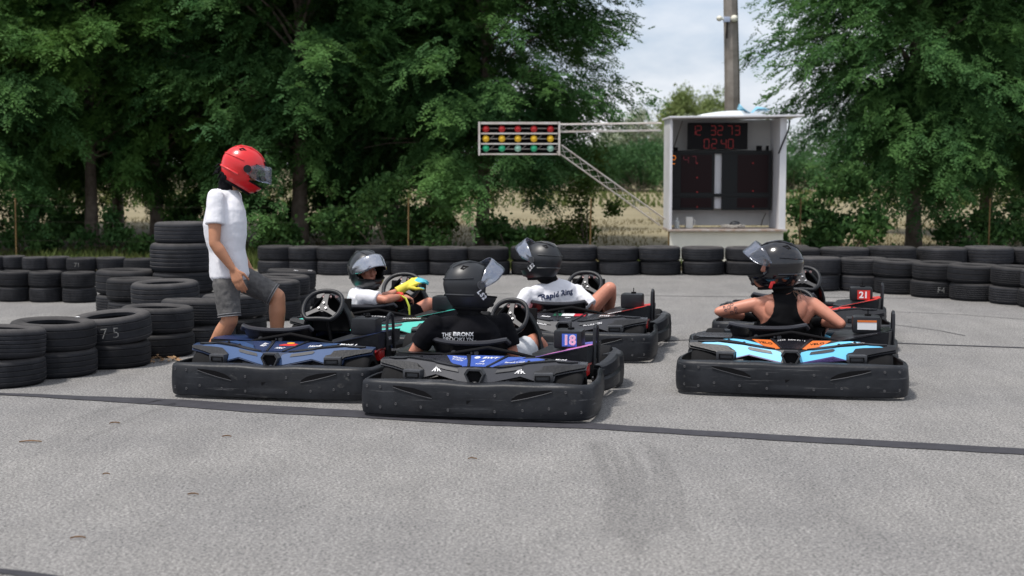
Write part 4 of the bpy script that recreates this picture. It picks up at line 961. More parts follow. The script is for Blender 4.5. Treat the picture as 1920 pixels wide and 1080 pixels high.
def make_kart(name_loc, rz, label, liv):
    k = empty('go_kart', name_loc, rz); tag(k, label, 'go-kart', 'rental go-karts on the track')
    rb = kpart('rear_bumper', 0, rear_bumper, 'bumper', k)
    for sg in (-1, 1):
        kpart('vent', sg, lambda: flatpatch(vent_poly(sg), .0025, .004), 'void', rb, False)
        def lip():
            pts = vent_poly(sg); q = [pts[0], pts[8], pts[7], pts[6]]; return MB().tube([(x, face_y(x)-.003, z-.002) for x, z in q], .0028, 5)
        kpart('vent_lip', sg, lip, 'plastic_grey', rb)
        for bx_, bz_ in ((.575, .185), (.575, .065), (.665, .185), (.665, .07), (.145, .155), (.145, .062), (.315, .074), (.475, .088)):
            fx_ = sg*bx_; fy = face_y(bx_)+(-.002)
            b = kpart('bolt', 0, lambda: MB().tube([(math.cos(a)*.0068, .0008, math.sin(a)*.0068) for a in [k_*math.pi/7 for k_ in range(14)]], .0018, 5, closed=True).disc((0, .002, 0), (0, -1, 0), .0068, .001, 12), 'bolt_grey', rb); b.location = (fx_, fy-.001, bz_)
    def rec(): 
        mb = MB(); mb.ellip((0, face_y(0)+.012, .100), (.10, 0, 0), (0, .006, 0), (0, 0, .012)); return mb
    kpart('recess_mark', 0, lambda: MB().rings([[Vector(p) for p in ((-.035, -.002, .128), (.0, -.002, .122), (-.03, -.002, .100))], [Vector(p) for p in ((-.035, .014, .128), (.0, .014, .122), (-.03, .014, .100))]]), 'void', rb, False)
    for sg in (-1, 1): kpart('side_bumper', sg, lambda: side_bumper(sg), 'bumper', k)
    kpart('front_bumper', 0, front_bumper, 'bumper', k)
    # chassis
    def chas():
        mb = MB(); mb.box((0, 1.15, .055), (.62, 1.5, .012), bev=.004)
        for sg in (-1, 1): mb.tube([(sg*.30, .12, .09), (sg*.33, .5, .08), (sg*.34, 1.0, .07), (sg*.30, 1.5, .07), (sg*.22, 1.85, .08)], .016, 8); mb.tube([(sg*.34, .9, .07), (sg*.62, .92, .08), (sg*.64, 1.3, .08), (sg*.32, 1.4, .07)], .012, 8)
        mb.tube([(-.6, .33, .14), (.6, .33, .14)], .02, 10); mb.tube([(-.58, 1.62, .13), (.58, 1.62, .13)], .016, 8); mb.tube([(-.3, .14, .09), (.3, .14, .09)], .016, 8); return mb
    kpart('chassis', 0, chas, 'darkmetal', k)
    for x, y, r, w in ((.535, .33, .142, .205), (-.535, .33, .142, .205), (.56, 1.62, .132, .14), (-.56, 1.62, .132, .14)):
        w_ = empty('wheel', (0, 0, 0)); w_.parent = k
        kpart('tyre', (x, y), lambda: tyre_k(x, y, r, w), 'rubber', w_); kpart('rim', (x, y), lambda: rim_k(x, y, r, w), 'darkmetal', w_)
    def eng():
        mb = MB(); mb.box((.42, .78, .17), (.26, .28, .20), bev=.02); mb.box((.50, .60, .2), (.16, .1, .14), bev=.015)
        for i in range(5): mb.box((.42, .66-.0*i, .12+.03*i), (.2, .05, .012))
        mb.tube([(.56, .50, .24), (.60, .42, .2), (.58, .30, .19), (.3, .26, .17)], .022, 8); mb.disc((.56, .78, .22), (1, 0, 0), .07, .05, 18); return mb
    en = kpart('engine', 0, eng, 'void', k)
    kpart('engine_cover', 0, lambda: MB().box((.60, .60, .235), (.045, .11, .07), None, 0, .012).tube([(.59, .5, .26), (.615, .56, .28), (.62, .66, .27)], .012, 8).tube([(.56, .54, .27), (.60, .47, .23), (.585, .40, .19)], .012, 8), 'red', k)
    kpart('brace_strut', 0, lambda: MB().tube([(.60, .46, .31), (.615, .43, .20), (.63, .42, .09)], .010, 6).tube([(.55, .44, .30), (.60, .40, .17), (.62, .38, .08)], .008, 6), 'void', k)
    # rear cover
    cv = kpart('rear_cover', liv.get('cover', 'plastic'), cover_mb, liv.get('cover', 'plastic'), k)
    kpart('exhaust_frame', 0, lambda: MB().rings([hexring(.060, .100, .040, .062), hexring(.062, .103, .041, .058), hexring(.062, .103, .041, .12)], cap0=False, cap1=False).rings([hexring(.060, .100, .040, .062), hexring(.050, .082, .034, .062), hexring(.047, .078, .031, .15)], cap0=False, cap1=False), 'plastic_grey', cv, False).location = (0, 0, .245)
    kpart('exhaust_mouth', 0, lambda: MB().rings([hexring(.049, .080, .033, .085), hexring(.04, .06, .02, .15)]), 'void', cv, False).location = (0, 0, .245)
    for sg in (-1, 1):
        def handle():
            mb = MB(); a, b = .352*sg, .468*sg; x0, x1 = min(a, b), max(a, b); y = .075+.2*.41-.004
            mb.box(((x0+x1)/2, y+.02, .243), (.118, .07, .056), Matrix.Rotation(sg*R(10), 3, 'Z'), 0, .008); return mb
        hd = kpart('handle', sg, handle, 'plastic_grey', cv)
        def hslot():
            mb = MB(); y = .075+.2*.41-.023; rot = Matrix.Rotation(sg*R(10), 3, 'Z')
            for dz in (-.013, .013): mb.box((.41*sg, y, (.242+dz)), (.086, .008, .005), rot)
            for dx in (-.043, .043): mb.box(Vector((.41*sg, y, .242))+rot @ Vector((dx, 0, 0)), (.005, .008, .030), rot)
            return mb
        kpart('handle_slot', sg, hslot, 'void', hd, False)
        def slot():
            vs, fs = grid2d([(sg*x, v) for x, v in [(.115, .066), (.125, .084), (.262, .108), (.275, .102), (.262, .090), (.20, .078)]], 1); mb = MB(); mb.add([S(v.x, v.y, .0068) for v in vs], fs); return mb
        kpart('cover_slot', sg, slot, 'plastic_grey' if liv.get('slotgrey', True) else 'plastic', cv)
        for xx, vv in ((.40, .150), (.30, .1345), (.13, .163)):
            kpart('stud', (sg, xx), lambda: MB().disc(S(sg*xx, vv, .002), (0, 0, 1), .010, .007, 10).disc(S(sg*xx, vv, .008), (0, 0, 1), .005, .004, 8), 'darkmetal', cv)
    def plate(poly, o0, o1, sg, cuts=2):
        vs, fs = grid2d([(sg*x, v) for x, v in poly], cuts); mb = MB(); mb.add([S(v.x, v.y, o1) for v in vs], fs); n_ = len(poly)
        ed = []
        for a_, b_ in zip(poly, poly[1:]+poly[:1]): ed += [(a_[0]+(b_[0]-a_[0])*t_, a_[1]+(b_[1]-a_[1])*t_) for t_ in (0, .25, .5, .75)]
        mb.rings([[S(sg*x, v, o0) for x, v in ed], [S(sg*x, v, o1) for x, v in ed]], cap0=False, cap1=False); return mb
    for sg in (-1, 1):
        kpart('wing_plate', sg, lambda: plate([(.35, .060), (.352, .078), (.385, .086), (.402, .110), (.45, .116), (.60, .124), (.655, .122), (.65, .108), (.56, .090), (.478, .070), (.47, .060)], 0, .013, sg), 'plastic', cv, False)
        kpart('cover_rib', sg, lambda: plate([(.052, .098), (.118, .168), (.137, .168), (.067, .099)], 0, .009, sg), 'plastic', cv, False)
        kpart('long_rib', sg, lambda: plate([(.10, .0975), (.19, .1125), (.30, .130), (.44, .146), (.60, .141), (.60, .136), (.45, .1405), (.31, .1245), (.20, .107), (.10, .0945)], 0, .010, sg), 'plastic', cv, False)
    kpart('seat_brace', 0, lambda: MB().tube([(-.30, .47, .318), (-.2, .462, .340), (0, .455, .375), (.2, .462, .340), (.30, .47, .318)], .011, 8), 'void', k)
    for sg in (-1, 1): kpart('seat_bolt', sg, lambda: MB().disc((SX+sg*.075, .478, .338), (0, -1, .1), .015, .02, 10).disc((SX+sg*.045, .476, .338), (0, -1, .1), .007, .022, 8), 'spoke_grey', k)
    se_ = kpart('seat', 0, seat_mb, 'seat', k); kpart('seat_rim', 0, seat_rim, 'rim_highlight', se_)
    # steering
    sw = empty('steering_wheel', (0, 0, 0)); sw.parent = k
    kpart('wheel_grip', 0, wheel_rim, 'plastic', sw)
    for j, (a, w) in enumerate(((R(90), .028), (R(212), .024), (R(-32), .024))): kpart('spoke', j, lambda: spoke(a, w), 'spoke_grey', sw)
    sw.scale.x = liv.get('wheel', 1.0)
    for a in (90, 210, 330): kpart('wheel_bolt', a, lambda: MB().disc(WC-WN*.008+(Vector((1, 0, 0))*math.cos(R(a))+WU*math.sin(R(a)))*.032, WN, .0085, .012, 10), 'metal', sw)
    kpart('steering_column', 0, lambda: MB().tube([WC-WN*.015, WC-WN*.12, Vector((0, 1.30, .20))], .014, 8).disc(WC-WN*.012, -WN, .04, .05, 12), 'darkmetal', k)
    hd_ = kpart('dash_cowl', 0, hood_mb, 'plastic', k)
    kpart('dash_panel', 0, lambda: MB().box((0, 1.30, .42), (.30, .02, .24), Matrix.Rotation(R(-12), 3, 'X'), 0, .01), 'void', hd_, False)
    for dx in (-.03, .02, .07): kpart('dash_button', dx, lambda: MB().disc((dx, 1.215, .556), (0, -.5, .4), .012, .012, 10), mat_btn, hd_)
    kpart('pedal_gear', 0, lambda: MB().box((-.1, 1.5, .14), (.05, .02, .12), None, 0, .006).box((.14, 1.5, .14), (.05, .02, .12), None, 0, .006).tube([(.0, 1.2, .18), (.08, 1.24, .22), (.16, 1.22, .18)], .03, 8), 'metal', k)
    kpart('nose_panel', liv['nose'], nose_mb, liv['nose'], k)
    # right-hand deck, fuel box and hoop
    wd = kpart('side_wedge', 0, wedge_mb, 'plastic', k, False)
    fb = kpart('fuel_box', 0, box_mb, 'plastic', k); kpart('filler_cap', 0, cap_mb, 'void', fb)
    kpart('hoop', 0, hoop_mb, 'plastic', k); ld = kpart('left_deck', 0, left_deck_mb, 'plastic', k, False)
    # colours of this kart
    if liv.get('band'):
        for sg in (1, -1): decal(BAND if sg > 0 else mir(BAND), liv['band'], cv, Sd, cuts=4)
    if liv.get('edge'):
        EDG = [(.045, .001), (.267, .053), (.345, .032), (.345, .038), (.262, .060), (.17, .038), (.06, .013)]
        for sg in (1, -1): decal(EDG if sg > 0 else mir(EDG), liv['edge'], cv, Sd2, 'edge_stripe')
    if liv.get('stripe'):
        for sg in (1, -1): decal(STRIPE if sg > 0 else mir(STRIPE), liv['stripe'], cv, Sd)
    if liv.get('side'):
        for sg in (1, -1): decal(SIDEP if sg > 0 else mir(SIDEP), liv['side'], cv, Sd)
    if liv.get('centre'): decal(CENTP, liv['centre'], cv, Sd)
    if liv.get('deck'):
        decal(DECK, liv['deck'], wd, lambda x, y: wedge_top(x, y)); decal(mir(DECK), liv.get('ldeck', liv['deck']), ld, lambda x, y: Vector((x, y, .326+.0*(x)-.02*max(0, (y-.6)/.4))))
    return dict(root=k, cover=cv, wedge=wd, box=fb, deck=ld, hood=hd_)
M['spoke_grey'] = mat('anodised_spokes', (.028, .028, .032), .42, .2)
mat_btn = mat('pale_red_button', (.70, .45, .42), .4)
boxface = lambda x, z: BOXC+Vector((x, -.0815, z))
PT = {}
def paint(name, c, rough=.42, **kw): M[name] = mat(name, c, rough, rvar=.06, vscale=12, spec=.35, **kw); return name
paint('navy', (.022, .055, .145)); paint('navy_band', (.040, .085, .20)); paint('navy_dark', (.010, .022, .075)); paint('blue', (.05, .10, .38)); paint('light_blue', (.15, .52, .78)); paint('orange', (.62, .15, .03))
paint('teal', (.07, .55, .46)); paint('pink', (.50, .18, .42)); paint('red_paint', (.55, .03, .025)); paint('red_flag', (.50, .03, .05)); paint('green_flag', (.02, .10, .06)); paint('white_paint', (.70, .70, .72)); paint('purple', (.05, .03, .13))
paint('grey_cover', (.026, .027, .034), .24); M['grey_cover'].node_tree.nodes['Principled BSDF'].inputs['Specular IOR Level'].default_value = .7; paint('badge_blue', (.06, .13, .55)); paint('navy_cover', (.012, .027, .072), .4); paint('yellow_paint', (.75, .38, .03)); paint('blue_deck', (.06, .10, .42), col2=(.20, .12, .42))
PK = [(-.235, 8.16), (1.775, 8.99), (.376, 10.74), (-1.134, 10.53), (-1.55, 8.88), (2.33, 11.37)]
# 18: blue and pink
M['bolt_grey'] = mat('dull_bolt_heads', (.055, .055, .06), .6)
K18 = make_kart((PK[0][0], PK[0][1], 0), -PSI, 'black and blue go-kart numbered 18, nearest the camera', dict(cover='grey_cover', side='blue', centre='blue', nose='blue', deck='blue_deck', stripe=None, wheel=.82, ldeck='plastic'))
cv = K18['cover']
letters('BWT', .042, .028, .146, 0, cv, Sd2, bold=.03, shear=.3, vs_=.36); 
o_ = decal([(-.055+.020*math.cos(a), .151+.0065*math.sin(a)) for a in [k*math.pi/6 for k in range(12)]], 'white', cv, Sd2, 'drop_emblem', 0)
letters('A', .034, .0, .124, 0, cv, Sd2, bold=.02, shear=.5, vs_=.5); letters('ALPINE', .018, 0, .112, 0, cv, Sd2, vs_=.45)
letters('RENAULT', .022, -.165, .142, -.28, cv, Sd2, vs_=.5); letters('E-TECH', .022, -.165, .131, -.28, cv, Sd2, vs_=.5)
decal([(.09, .1005), (.155, .112), (.40, .150), (.34, .158), (.22, .150), (.14, .128)], 'blue', cv, Sd)
letters('Renault e-tech', .022, .21, .126, .13, cv, Sd2, shear=.2, vs_=.5)
letters('Mobil', .030, .49, .147, -.03, cv, Sd2, shear=.2, vs_=.35, bold=.02)
def figures(x0, v0, s):
    """two seated figures back to back"""
    prof = [(0, 1), (.16, .98), (.2, .82), (.12, .68), (.22, .55), (.42, .62), (.62, .22), (.85, .04), (.9, 0), (.6, 0), (.44, .3), (.28, .22), (.3, 0), (.04, 0), (.1, .3), (0, .5)]
    for sg in (1, -1): decal([(x0+sg*(.06+x)*s, v0+y*s*.78) for x, y in prof], 'white', cv, Sd2, 'figure_emblem', 0)
figures(.263, .066, .036); figures(-.263, .066, .036)
decal([(-.045, -.040), (-.045, .038), (.05, .038), (.05, -.040)], 'badge_blue', K18['box'], lambda x, z: boxface(x+.01, z), 'number_plate', 1)
letters('18', .070, .012, -.022, 0, K18['box'], lambda x, z: boxface(x, z)+Vector((0, -.002, 0)), 'pink_print' if 'pink_print' in M else 'white', bold=.05, name='number') if False else None
M['pink_print'] = mat('pale_pink_print', (.82, .42, .60), .4)
letters('18', .082, .013, -.028, 0, K18['box'], lambda x, z: boxface(x, z)+Vector((0, -.002, 0)), 'white', bold=.055, name='number')
letters('18', .082, .013, -.028, 0, K18['box'], lambda x, z: boxface(x, z)+Vector((0, -.004, 0)), 'pink_print', bold=.02, name='number')
decal([(.33, .478), (.62, .512), (.65, .60), (.65, .66), (.50, .60), (.40, .53)], 'pink', K18['wedge'], lambda x, y: wedge_top(x, y, .006), 'pink_panel')
K18['root'].scale.x = .96
# blue and orange
K4 = make_kart((PK[1][0], PK[1][1], 0), -PSI, 'light blue and orange go-kart driven by the woman in the tank top', dict(band='light_blue', edge='purple', stripe='light_blue', side='orange', centre='plastic_gloss', nose='light_blue', deck='plastic_gloss'))
cv = K4['cover']
for k_, ch in enumerate("JACK DANIEL'S"):
    t = (k_-6)/6; letters(ch, .020, .085*t, .158-.006*t*t, -.09*t, cv, Sd2, vs_=.5)
for sg in (1, -1): letters('VELO', .040, sg*.163, .132, sg*.30, cv, Sd2, 'void', bold=.015, shear=.25*sg, vs_=.42)
letters('dp world', .022, .42, .1475, -.03, cv, Sd2, vs_=.4)
decal([(-.058, -.030), (-.058, .034), (.066, .034), (.066, -.030)], 'white_paint', K4['box'], lambda x, z: boxface(x-.002, z), 'warning_label', 1)
decal([(-.058, .020), (-.058, .034), (.066, .034), (.066, .020)], 'orange', K4['box'], lambda x, z: boxface(x-.002, z)+Vector((0, -.002, 0)), 'label_header', 1)
K4['root'].scale.x = 1.015
# black with flag
K77 = make_kart((PK[2][0], PK[2][1], 0), -PSI-R(.5), 'black go-kart with a green white red flag stripe behind the seat', dict(cover='grey_cover', nose='red_paint', deck='red_paint'))
cv = K77['cover']
for a, b, c_ in ((-.14, -.07, 'green_flag'), (-.07, .035, 'white_paint'), (.035, .13, 'red_flag')):
    decal([(a, .142), (a, .162), (b, .163), (b, .142)], c_, cv, Sd, 'flag_stripe', 2)
letters('ACCELERON', .026, .225, .072, .19, cv, Sd2, shear=.2, vs_=.8, bold=.02); letters('ACCELERON', .026, -.225, .072, -.19, cv, Sd2, shear=-.2, vs_=.8, bold=.02)
letters('Stake', .035, -.19, .128, -.15, cv, Sd2, shear=.25, vs_=.4, bold=.02); letters('STAKE', .03, .30, .142, .05, cv, Sd2, shear=.2, vs_=.4, bold=.02); letters('Stake', .022, 0, .122, 0, cv, Sd2, shear=.2, vs_=.5)
decal([(.285, .47), (.42, .49), (.36, .72), (.27, .66)], 'white_paint', K77['wedge'], lambda x, y: wedge_top(x, y, .006), 'white_panel')
K77['root'].scale.x = .94
# teal
K44 = make_kart((PK[3][0], PK[3][1], 0), -PSI-R(.5), 'turquoise and black go-kart with the young driver in yellow glove', dict(band='teal', nose='teal', deck='teal', stripe='plastic_gloss'))
cv = K44['cover']
for k_, ch in enumerate('PETRONAS'):
    t = (k_-3.5)/3.5; letters(ch, .024, .085*t, .157-.005*t*t, -.08*t, cv, Sd2, vs_=.45, bold=.03)
letters('PETRONAS', .026, .31, .144, .05, cv, Sd2, vs_=.4, bold=.02, spacing=1.2)
# navy
K1 = make_kart((PK[4][0], PK[4][1], 0), -PSI, 'navy blue go-kart with an empty seat, the man stepping in', dict(cover='navy_cover', band='navy_band', side='navy_dark', centre='navy_dark', nose='navy_dark', deck='navy_dark', stripe='navy'))
cv = K1['cover']
letters('BY', .026, -.148, .140, -.25, cv, Sd2, vs_=.5, bold=.03); letters('BIT', .026, -.145, .128, -.25, cv, Sd2, vs_=.5, bold=.03)
letters('HRC', .030, .0, .1155, 0, cv, Sd2, shear=.3, vs_=.42, bold=.03)
letters('Honda', .036, .24, .1335, .18, cv, Sd2, vs_=.45, bold=.03); letters('Mobil 1', .040, .47, .1475, -.02, cv, Sd2, vs_=.36, bold=.03)
decal([(-.035, .139), (-.005, .146), (.02, .147), (.06, .150), (.085, .146), (.075, .140), (.09, .1365), (.05, .1345), (.0, .134), (-.03, .135)], 'red_paint', cv, Sd2, 'red_emblem', 0)
decal([(.028+.026*math.cos(a), .1515+.005*math.sin(a)) for a in [k*math.pi/6 for k in range(12)]], 'yellow_paint', cv, lambda x, v: S(x, v, .0065), 'sun_disc', 0)
letters('BYBIT', .030, .97, .35, 0, K1['wedge'], lambda x, z: wedge_rear(x, z), vs_=1) if False else None
letters('TAG', .03, 0, .0, 0, K1['wedge'], lambda x, y: Vector((.6575, .66, .33))+Vector((0, 1, 0))*x+Vector((0, 0, 1))*y, vs_=1)
K1['root'].scale.x = .94
# red 21
K16 = make_kart((PK[5][0], PK[5][1], 0), -PSI, 'red go-kart numbered 21 ahead of the woman', dict(nose='red_paint', deck='red_paint', ldeck='plastic', side='red_paint', stripe='red_paint'))
decal([(-.045, -.042), (-.045, .036), (.058, .036), (.058, -.042)], 'red_paint', K16['box'], lambda x, z: boxface(x+.012, z), 'number_plate', 1)
letters('21', .075, .018, -.028, 0, K16['box'], lambda x, z: boxface(x, z)+Vector((0, -.002, 0)), 'white', bold=.035, name='number')
# ================================================================== PEOPLE
def KT(i, x, y, z, psi=PSI):
    c, s = math.cos(psi), math.sin(psi); return Vector((PK[i][0]+x*c+y*s, PK[i][1]-x*s+y*c, z))
def hand(mb, wrist, d, palm_n, thumb_side, curl=.5, s=1.0):
    """palm and five separate bent fingers; d = direction of the fingers, palm_n = out of the palm"""
    w, d, n = Vector(wrist), Vector(d).normalized(), Vector(palm_n); n = (n-d*n.dot(d)).normalized(); t = n.cross(d).normalized()*thumb_side
    for k, off in enumerate((.031, .011, -.010, -.029)):
        kn = w+d*(.088-.004*abs(k-1))*s+t*off*s; mb.capsule(w+d*.012*s+t*off*.62*s, .0155*s, kn, .0125*s, seg=10)
        L = (.042, .047, .043, .033)[k]*s; p, dd = kn, d.copy(); ax = t*thumb_side
        for j in range(3):
            a = curl*(.45, .75, .6)[j]; q = Quaternion((d.cross(n)), a); dd = q @ dd; e = p+dd*L*(1, .68, .52)[j]
            mb.capsule(p, (.0095-.0008*j)*s, e, (.0088-.0009*j)*s, seg=8); p = e
    p0 = w+d*.028*s+t*.026*s; d1 = (d*.75+t*.75+n*.35).normalized(); p1 = p0+d1*.042*s; d2 = (d*1.0+t*.25+n*.45).normalized(); p2 = p1+d2*.032*s; p3 = p2+(d2+n*.2).normalized()*.024*s
    mb.capsule(p0, .014*s, p1, .0115*s, seg=10); mb.capsule(p1, .011*s, p2, .010*s, seg=10); mb.capsule(p2, .010*s, p3, .008*s, seg=10)
def limb(mb, a, b, c, ra, rb, rc, bulge=1.12, at=.26):
    """upper segment a-b, lower segment b-c with a muscle swelling on each"""
    a, b, c = Vector(a), Vector(b), Vector(c)
    m = a.lerp(b, .4); mb.capsule(a, ra, m, (ra*.6+rb*.4)*1.06); mb.capsule(m, (ra*.6+rb*.4)*1.06, b, rb)
    n = b.lerp(c, at); mb.capsule(b, rb, n, rb*bulge); mb.capsule(n, rb*bulge, c, rc)
def torso_secs(pel, chest, neck, rt_p, rt_c, w_hip, w_waist, w_chest, w_sh, dp, grow=0.0):
    """sections from pelvis to the base of the neck"""
    pel, chest, neck = Vector(pel), Vector(chest), Vector(neck); rp, rc = Vector(rt_p).normalized(), Vector(rt_c).normalized(); secs = []
    for t, w, d in ((-.10, w_hip*.8, dp*.85), (.0, w_hip, dp), (.25, (w_hip+w_waist)/2, dp*.95), (.48, w_waist, dp*.9), (.75, w_chest*.97, dp*1.05), (1.0, w_chest, dp*1.1)):
        c = pel.lerp(chest, t); u = (chest-pel).normalized(); r = (rp*(1-max(0, t))+rc*max(0, t)).normalized(); f = u.cross(r).normalized(); r = f.cross(u)
        secs.append((c, r*(w+grow), f*(d+grow)))
    u = (neck-chest).normalized(); f = u.cross(rc).normalized(); r = f.cross(u)
    for t, w, d in ((.45, w_sh*.86, dp*.98), (.72, w_sh*.66, dp*.80), (.92, w_sh*.40, dp*.62), (1.05, w_sh*.28, dp*.5)):
        secs.append((chest.lerp(neck, t), r*(w+grow), f*(d+grow)))
    return secs
def head_frame(c, yaw, pitch, roll=0):
    """yaw: direction faced, degrees clockwise from straight ahead; pitch > 0 looks down"""
    return Matrix.Translation(c) @ Matrix.Rotation(R(-yaw), 4, 'Z') @ Matrix.Rotation(R(-pitch), 4, 'X') @ Matrix.Rotation(R(roll), 4, 'Y')
def head(mb, F):
    def p(x, y, z): return F @ Vector((x, y, z))
    X, Y, Z = [F.to_3x3() @ Vector(v) for v in ((1, 0, 0), (0, 1, 0), (0, 0, 1))]
    mb.ellip(p(0, -.012, .022), X*.074, Y*.092, Z*.098); mb.ellip(p(0, .018, -.045), X*.062, Y*.072, Z*.072); mb.ellip(p(0, .055, -.098), X*.032, Y*.028, Z*.022)
    mb.capsule(p(0, .082, .012), .010, p(0, .101, -.030), .015); mb.ellip(p(0, .078, .034), X*.055, Y*.016, Z*.012)
    for s in (-1, 1): mb.ellip(p(s*.036, .066, -.022), X*.022, Y*.02, Z*.02); mb.ellip(p(s*.075, -.005, -.015), X*.010, Y*.022, Z*.032)
    mb.ellip(p(0, .082, -.066), X*.024, Y*.012, Z*.006); mb.ellip(p(0, .081, -.077), X*.020, Y*.012, Z*.007)
HEL = dict(ax=.138, ay=.170, az=.160)
HS = [1.0]
def hpt(az, el, k=1.0):
    k = k*HS[0]
    """helmet surface in its own frame: azimuth from straight ahead, elevation"""
    ce, se_ = math.cos(el), math.sin(el); c = ce**.62 if el < 0 else ce
    x, y = math.sin(az)*c, math.cos(az)*c; z = se_
    if el < 0: x *= .97-.10*(-se_); y *= 1.0
    yy = y*HEL['ay']*(1+(.16*min(1, -se_*2.2) if (y > 0 and el < 0) else 0)); zz = z*HEL['az']*(1.0 if el >= 0 else 1.0)
    if y < 0 and el < 0: yy *= 1-.16*(-se_)
    if el > 0: yy -= .006*se_
    return Vector((x*HEL['ax']*k, yy*k, zz*k))
ELS = [89, 80, 70, 60, 50, 42, 34, 27, 22, 16, 8, 0, -8, -15, -21, -27, -33, -40, -48, -56, -64]
def helmet(parent, inv, F, shell, visor, raise_, brand=None, label=None, vis_el=(-24, 27), badge=False, spoiler=True, port=(-21, 22), stick=.028):
    AZ = [R(5*k) for k in range(72)]; bm = bmesh.new(); g = [[bm.verts.new(hpt(a, R(e))) for a in AZ] for e in ELS]
    for i in range(len(ELS)-1):
        for j in range(72):
            am = (j+.5)*5; am = am-360 if am > 180 else am; em = (ELS[i]+ELS[i+1])/2; lim = 68-(4 if em > 18 or em < -17 else 0)
            if abs(am) < lim and port[0] < em < port[1]: continue
            bm.faces.new((g[i][j], g[i][(j+1) % 72], g[i+1][(j+1) % 72], g[i+1][j]))
    bm.faces.new(g[0][::-1]); bmesh.ops.recalc_face_normals(bm, faces=bm.faces[:])
    me = bpy.data.meshes.new('helmet'); bm.to_mesh(me); bm.free(); me.transform(F); me.materials.append(M[shell]); me.materials.append(M['lining'])
    me.polygons.foreach_set('use_smooth', [True]*len(me.polygons)); h = link('helmet', me, parent, inv)
    if label: h['label'] = label
    s = h.modifiers.new('thickness', 'SOLIDIFY'); s.thickness = .018; s.offset = -1; s.material_offset = 1; s.material_offset_rim = 1
    def sub(name, mb, mtl, smooth=True):
        me = mb.mesh(name, M[mtl], smooth); me.transform(F); return link(name, me, h, inv)
    # visor on its pivots
    mb = MB(); rings = []; Rt = Matrix.Translation((0, .012, .004)) @ Matrix.Rotation(R(raise_), 4, 'X') @ Matrix.Translation((0, -.012, -.004))
    N_ = 31
    for i in range(9):
        row = []
        for j in range(N_):
            a = -84+168*j/(N_-1); f = max(0, (abs(a)-56)/28); e0 = vis_el[0]+(vis_el[1]*.0+14)*f**1.4; e1 = vis_el[1]-14*f**1.4
            e = e0+(e1-e0)*i/8; q = hpt(R(a), R(e)*(.9), 1.03); q.y += stick*max(0, math.cos(R(a)))**.8; row.append(Rt @ q)
        rings.append(row)
    mb.rings(rings, closed=False, cap0=False, cap1=False); vz = sub('visor', mb, visor)
    s = vz.modifiers.new('t', 'SOLIDIFY'); s.thickness = .003
    for sg in (-1, 1):
        mb = MB(); mb.disc((sg*.126, .020, .006), (sg, .12, 0), .027, .014, 20).disc((sg*.139, .0205, .006), (sg, .12, 0), .012, .004, 12); sub('visor_pivot', mb, 'plastic_grey' if shell != 'helmet_red' else 'plastic')
    # lower edge, chin vent, crown vents
    mb = MB(); mb.tube([hpt(a, R(-63), 1.0) for a in AZ], .011, 8, closed=True); sub('neck_trim', mb, 'lining')
    mb = MB(); mb.tube([hpt(R(a), R(port[0]-1), 1.0) for a in range(-66, 67, 6)], .0065, 6); mb.tube([hpt(R(a), R(port[1]+2), .996) for a in range(-66, 67, 6)], .0055, 6); sub('eyeport_seal', mb, 'lining')
    mb = MB(); mb.ellip(hpt(0, R(-44), .995), (.032, 0, 0), (0, .012, .004), (0, 0, .013)); sub('chin_vent', mb, 'plastic_grey' if shell != 'helmet_red' else 'lining')
    if spoiler:
        mb = MB()
        for sg in (-1, 1):
            L_ = [(22, 52), (45, 62), (110, 68), (150, 52), (165, 40)]
            pts = [hpt(R(sg*a), R(e), 1.008) for a, e in L_]; mb.tube(pts, [.004, .008, .010, .009, .004], 6)
        sub('crown_ridge', mb, shell)
        mb = MB(); mb.tube([hpt(R(a), R(18-12*math.cos(R(a-180))*.6), 1.004) for a in range(100, 261, 10)], .006, 6); mb.tube([hpt(R(a), R(-16-8*math.sin(R(a/2))), 1.004) for a in range(96, 265, 12)], .0075, 6); sub('rear_spoiler', mb, shell)
        for sg in (-1, 1):
            mb = MB(); mb.rings([[hpt(R(sg*a_), R(e_), k_) for a_, e_ in ((112, 47), (132, 50), (136, 38), (126, 36))] for k_ in (.99, 1.012)]); sub('crown_vent', mb, 'lining', False)
    if brand:
        hb = BVHTree.FromPolygons([F.inverted() @ v.co for v in me.vertices], [list(p.vertices) for p in me.polygons])
        for sg in (-1, 1):
            vs, fs = text2d(brand, .042, .05, .2, spacing=1.3); dy, dz = (.78*sg, -.62*sg); uy, uz = .62, .78
            if sg < 0: uy = .62
            def fn(x, y):
                p = Vector((sg*.3, .028+dy*x+(uy if sg > 0 else uy)*y, -.062+dz*x+uz*y)); hh = hb.ray_cast(p, Vector((-sg, 0, 0)))
                q = hh[0] if hh[0] is not None else p; return Vector((q.x+sg*.003, p.y, p.z))
            m2 = mapped(vs, fs, fn, M['white'], 'lettering'); m2.transform(F); link('lettering', m2, h, inv)
    return h
